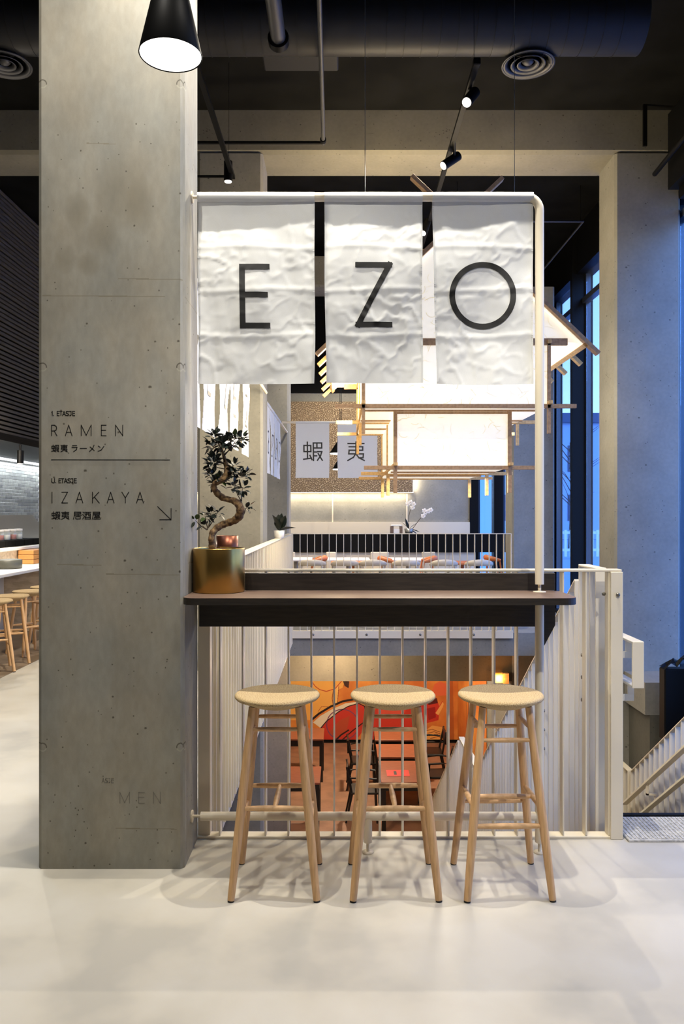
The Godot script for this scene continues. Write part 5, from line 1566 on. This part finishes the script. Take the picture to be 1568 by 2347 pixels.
func overhead() -> void:
	# pendant in front of the column
	var p := thing("cone_pendant", "black cone pendant lamp with a glowing white opening in front of the column, top", "pendant lamp", Vector3(-0.558, 2.960, -2.6))
	part("shade", lathe([Vector2(0.098, 0.006), Vector2(0.101, 0.0), Vector2(0.1025, 0.002), Vector2(0.066, 0.16), Vector2(0.03, 0.33), Vector2(0.022, 0.38), Vector2(0, 0.385)], 48), M.black, p)
	part("inner_shade", lathe([Vector2(0.0, 0.05), Vector2(0.088, 0.05), Vector2(0.0985, 0.003)], 48), M.pendant_glow, p)
	tube_part("cord", [Vector3(0, 0.38, 0), Vector3(0, 2.223, 0)], 0.004, M.black, p, 8)
	spot("pendant_lamp", Vector3(-0.558, 2.955, -2.6), Vector3(0, -1, 0), Color(1.0, 0.97, 0.93), 0.8, 52.0, 0.6, 0.08)
	omni("pendant_glow_lamp", Vector3(-0.62, 3.02, -2.82), Color(1.0, 0.97, 0.92), 0.06, 0.05)
	# tracks
	var t := thing("light_track", "black ceiling light track on the right, running away over the curtains", "track", Vector3.ZERO)
	box_part("rail", Vector3(0.842, 4.33, -9.5), Vector3(0.878, 4.36, -5.1), M.black, t)
	part("end_cap", box_mesh(Vector3(0.045, 0.045, 0.05), 0.005), M.black, t, Vector3(0.86, 4.345, -5.1))
	for z in [-5.2, -9.2]: tube_part("hanger", [Vector3(0.86, 4.36, z), Vector3(0.86, 5.19, z)], 0.0015, M.black, t, 6)
	t = thing("light_track", "black ceiling light track on the left, beside the column", "track", Vector3.ZERO)
	box_part("rail", Vector3(-0.953, 4.33, -6.85), Vector3(-0.917, 4.36, -4.9), M.black, t)
	tube_part("cross_bar", [Vector3(-1.6, 4.345, -6.83), Vector3(-0.93, 4.345, -6.83)], 0.012, M.black, t, 8)
	for z in [-5.2, -6.6]: tube_part("hanger", [Vector3(-0.935, 4.36, z), Vector3(-0.935, 5.19, z)], 0.0015, M.black, t, 6)
	# big duct with seams
	var d := thing("ventilation_duct", "wide dark round duct across the ceiling with spiral seams", "duct", Vector3(0, 4.92, -5.62))
	tube_part("shell", [Vector3(-5.5, 0, 0), Vector3(2.1, 0, 0)], 0.21, M.duct, d, 40)
	for i in 56:
		var x := -4.9 + i * 0.124
		tube_part("seam", [Vector3(x, 0, 0), Vector3(x + 0.004, 0, 0)], 0.214, M.duct, d, 32)
	diffuser("round ceiling diffuser at the upper right, below the dark duct", Vector3(1.34, 4.69, -5.75))
	diffuser("round ceiling diffuser at the far upper left, cut by the frame", Vector3(-2.43, 4.69, -5.75))
	var q := thing("ceiling_pipe", "thick grey pipe ending in a clamp at the top, left of centre", "pipe", Vector3.ZERO)
	tube_part("tube", [Vector3(-0.40, 4.45, 0.5), Vector3(-0.40, 4.45, -5.07)], 0.047, M.pipe, q, 20)
	tube_part("clamp", [Vector3(-0.40, 4.45, -5.0), Vector3(-0.40, 4.45, -5.06)], 0.066, M.black, q, 20)
	tube_part("hanger", [Vector3(-0.40, 4.5, -4.6), Vector3(-0.40, 5.2, -4.6)], 0.006, M.black, q, 6)
	q = thing("ceiling_plate", "dark rectangular box on the ceiling behind the thick pipe's clamp", "ceiling box", Vector3(-0.33, 5.06, -6.3))
	box_part("box", Vector3(-0.30, 0, -0.2), Vector3(0.30, 0.14, 0.2), M.duct, q, 0.01)
	q = thing("conduit_pipe", "thin grey conduit dropping to the beam and a black rod going left from it", "conduit", Vector3.ZERO)
	tube_part("tube", [Vector3(-0.13, 4.665, -3.6), Vector3(-0.155, 4.665, -6.5), Vector3(-0.162, 4.66, -6.9)], 0.017, M.pipe, q, 14)
	tube_part("black_rod", [Vector3(-1.6, 4.68, -6.93), Vector3(-0.165, 4.68, -6.93)], 0.014, M.black, q, 10)
	tube_part("collar", [Vector3(-0.161, 4.661, -6.82), Vector3(-0.162, 4.66, -6.86)], 0.026, M.black, q, 14)
	q = thing("rectangular_duct", "dark rectangular duct along the ceiling at the upper right", "duct", Vector3(2.3, 5.0, -2.0))
	box_part("shell", Vector3(-0.25, -0.02, -3.3), Vector3(0.15, 0.18, 4.0), M.duct, q, 0.01)
	q = thing("black_rod", "short black rod hanging from the ceiling in front of the beam's right end", "rod", Vector3(2.77, 4.82, -7.3))
	box_part("rod", Vector3(-0.018, 0, -0.01), Vector3(0.018, 0.38, 0.01), M.black, q)
	q = thing("black_bar", "black bar pointing out below the beam at the upper right, beside the black header", "bar", Vector3(2.80, 4.50, -7.15))
	tube_part("bar", [Vector3(0, 0, 0), Vector3(0, 0.06, 1.0)], 0.022, M.black, q, 10)
	# fittings under the far ceiling
	q = thing("far_conduit", "thin grey conduit bent at a corner under the dark ceiling, right of the frame", "conduit", Vector3.ZERO)
	tube_part("tube", [Vector3(1.2, 4.75, -9.0), Vector3(2.72, 4.75, -9.0), Vector3(2.72, 4.75, -10.95)], 0.012, M.pipe, q, 8)
	for p2 in [Vector3(1.3, 4.75, -9.0), Vector3(2.72, 4.75, -9.1), Vector3(2.72, 4.75, -10.6)]:
		tube_part("hanger", [p2, Vector3(p2.x, 5.2, p2.z)], 0.004, M.black, q, 6)

func outside() -> void:
	var g := setting("ground_outside", "pale ground outside the windows")
	box_part("paving", Vector3(3.4, -0.5, -80), Vector3(70, -0.32, 20), M.snow, g)
	var b := thing("far_building", "pale building across the street, seen through the window slit", "building", Vector3(22, -0.3, -52))
	box_part("wall", Vector3(-16, 0, -6), Vector3(10, 7.6, 0), mat(Color(0.60, 0.68, 0.78), 0.9), b)
	box_part("roof", Vector3(-16.3, 7.6, -6.3), Vector3(10.3, 8.2, 0.3), mat(Color(0.25, 0.32, 0.42), 0.9), b)
	for i in 8:
		for j in 2:
			box_part("window", Vector3(-14.5 + i * 2.4, 1.2 + j * 3.2, 0.0), Vector3(-13.3 + i * 2.4, 2.9 + j * 3.2, 0.05), mat(Color(0.16, 0.22, 0.32), 0.3), b)
	var f := thing("white_fence", "white picket fence outside the window slit", "fence", Vector3(9.0, -0.3, -30))
	var pm := box_mesh(Vector3(0.09, 1.0, 0.03))
	for i in 16: part("picket", pm, M.white, f, Vector3(-2.4 + i * 0.2, 0.6, 0))
	box_part("rail", Vector3(-2.6, 0.95, -0.03), Vector3(0.8, 1.05, 0.0), M.white, f)
	box_part("rail", Vector3(-2.6, 0.3, -0.03), Vector3(0.8, 0.4, 0.0), M.white, f)
	var t := thing("bare_tree", "bare winter tree outside, seen through the window slit", "tree", Vector3(10.6, -0.3, -37))
	part("trunk", tube_mesh([Vector3(0, 0, 0), Vector3(0.1, 2.5, 0), Vector3(0, 5, 0)], [0.13, 0.10, 0.05], 10), M.twig, t)
	for i in 26:
		var a := rng.randf() * TAU
		var y := rng.randf_range(1.6, 4.8)
		var l := rng.randf_range(0.8, 2.0)
		var s := Vector3(0.08 * sin(y), y, 0)
		var e := s + Vector3(cos(a) * l, l * 0.8, sin(a) * l)
		part("branch", tube_mesh([s, s.lerp(e, 0.5) + Vector3(0, 0.1, 0), e], [0.025, 0.014, 0.006], 6), M.twig, t)
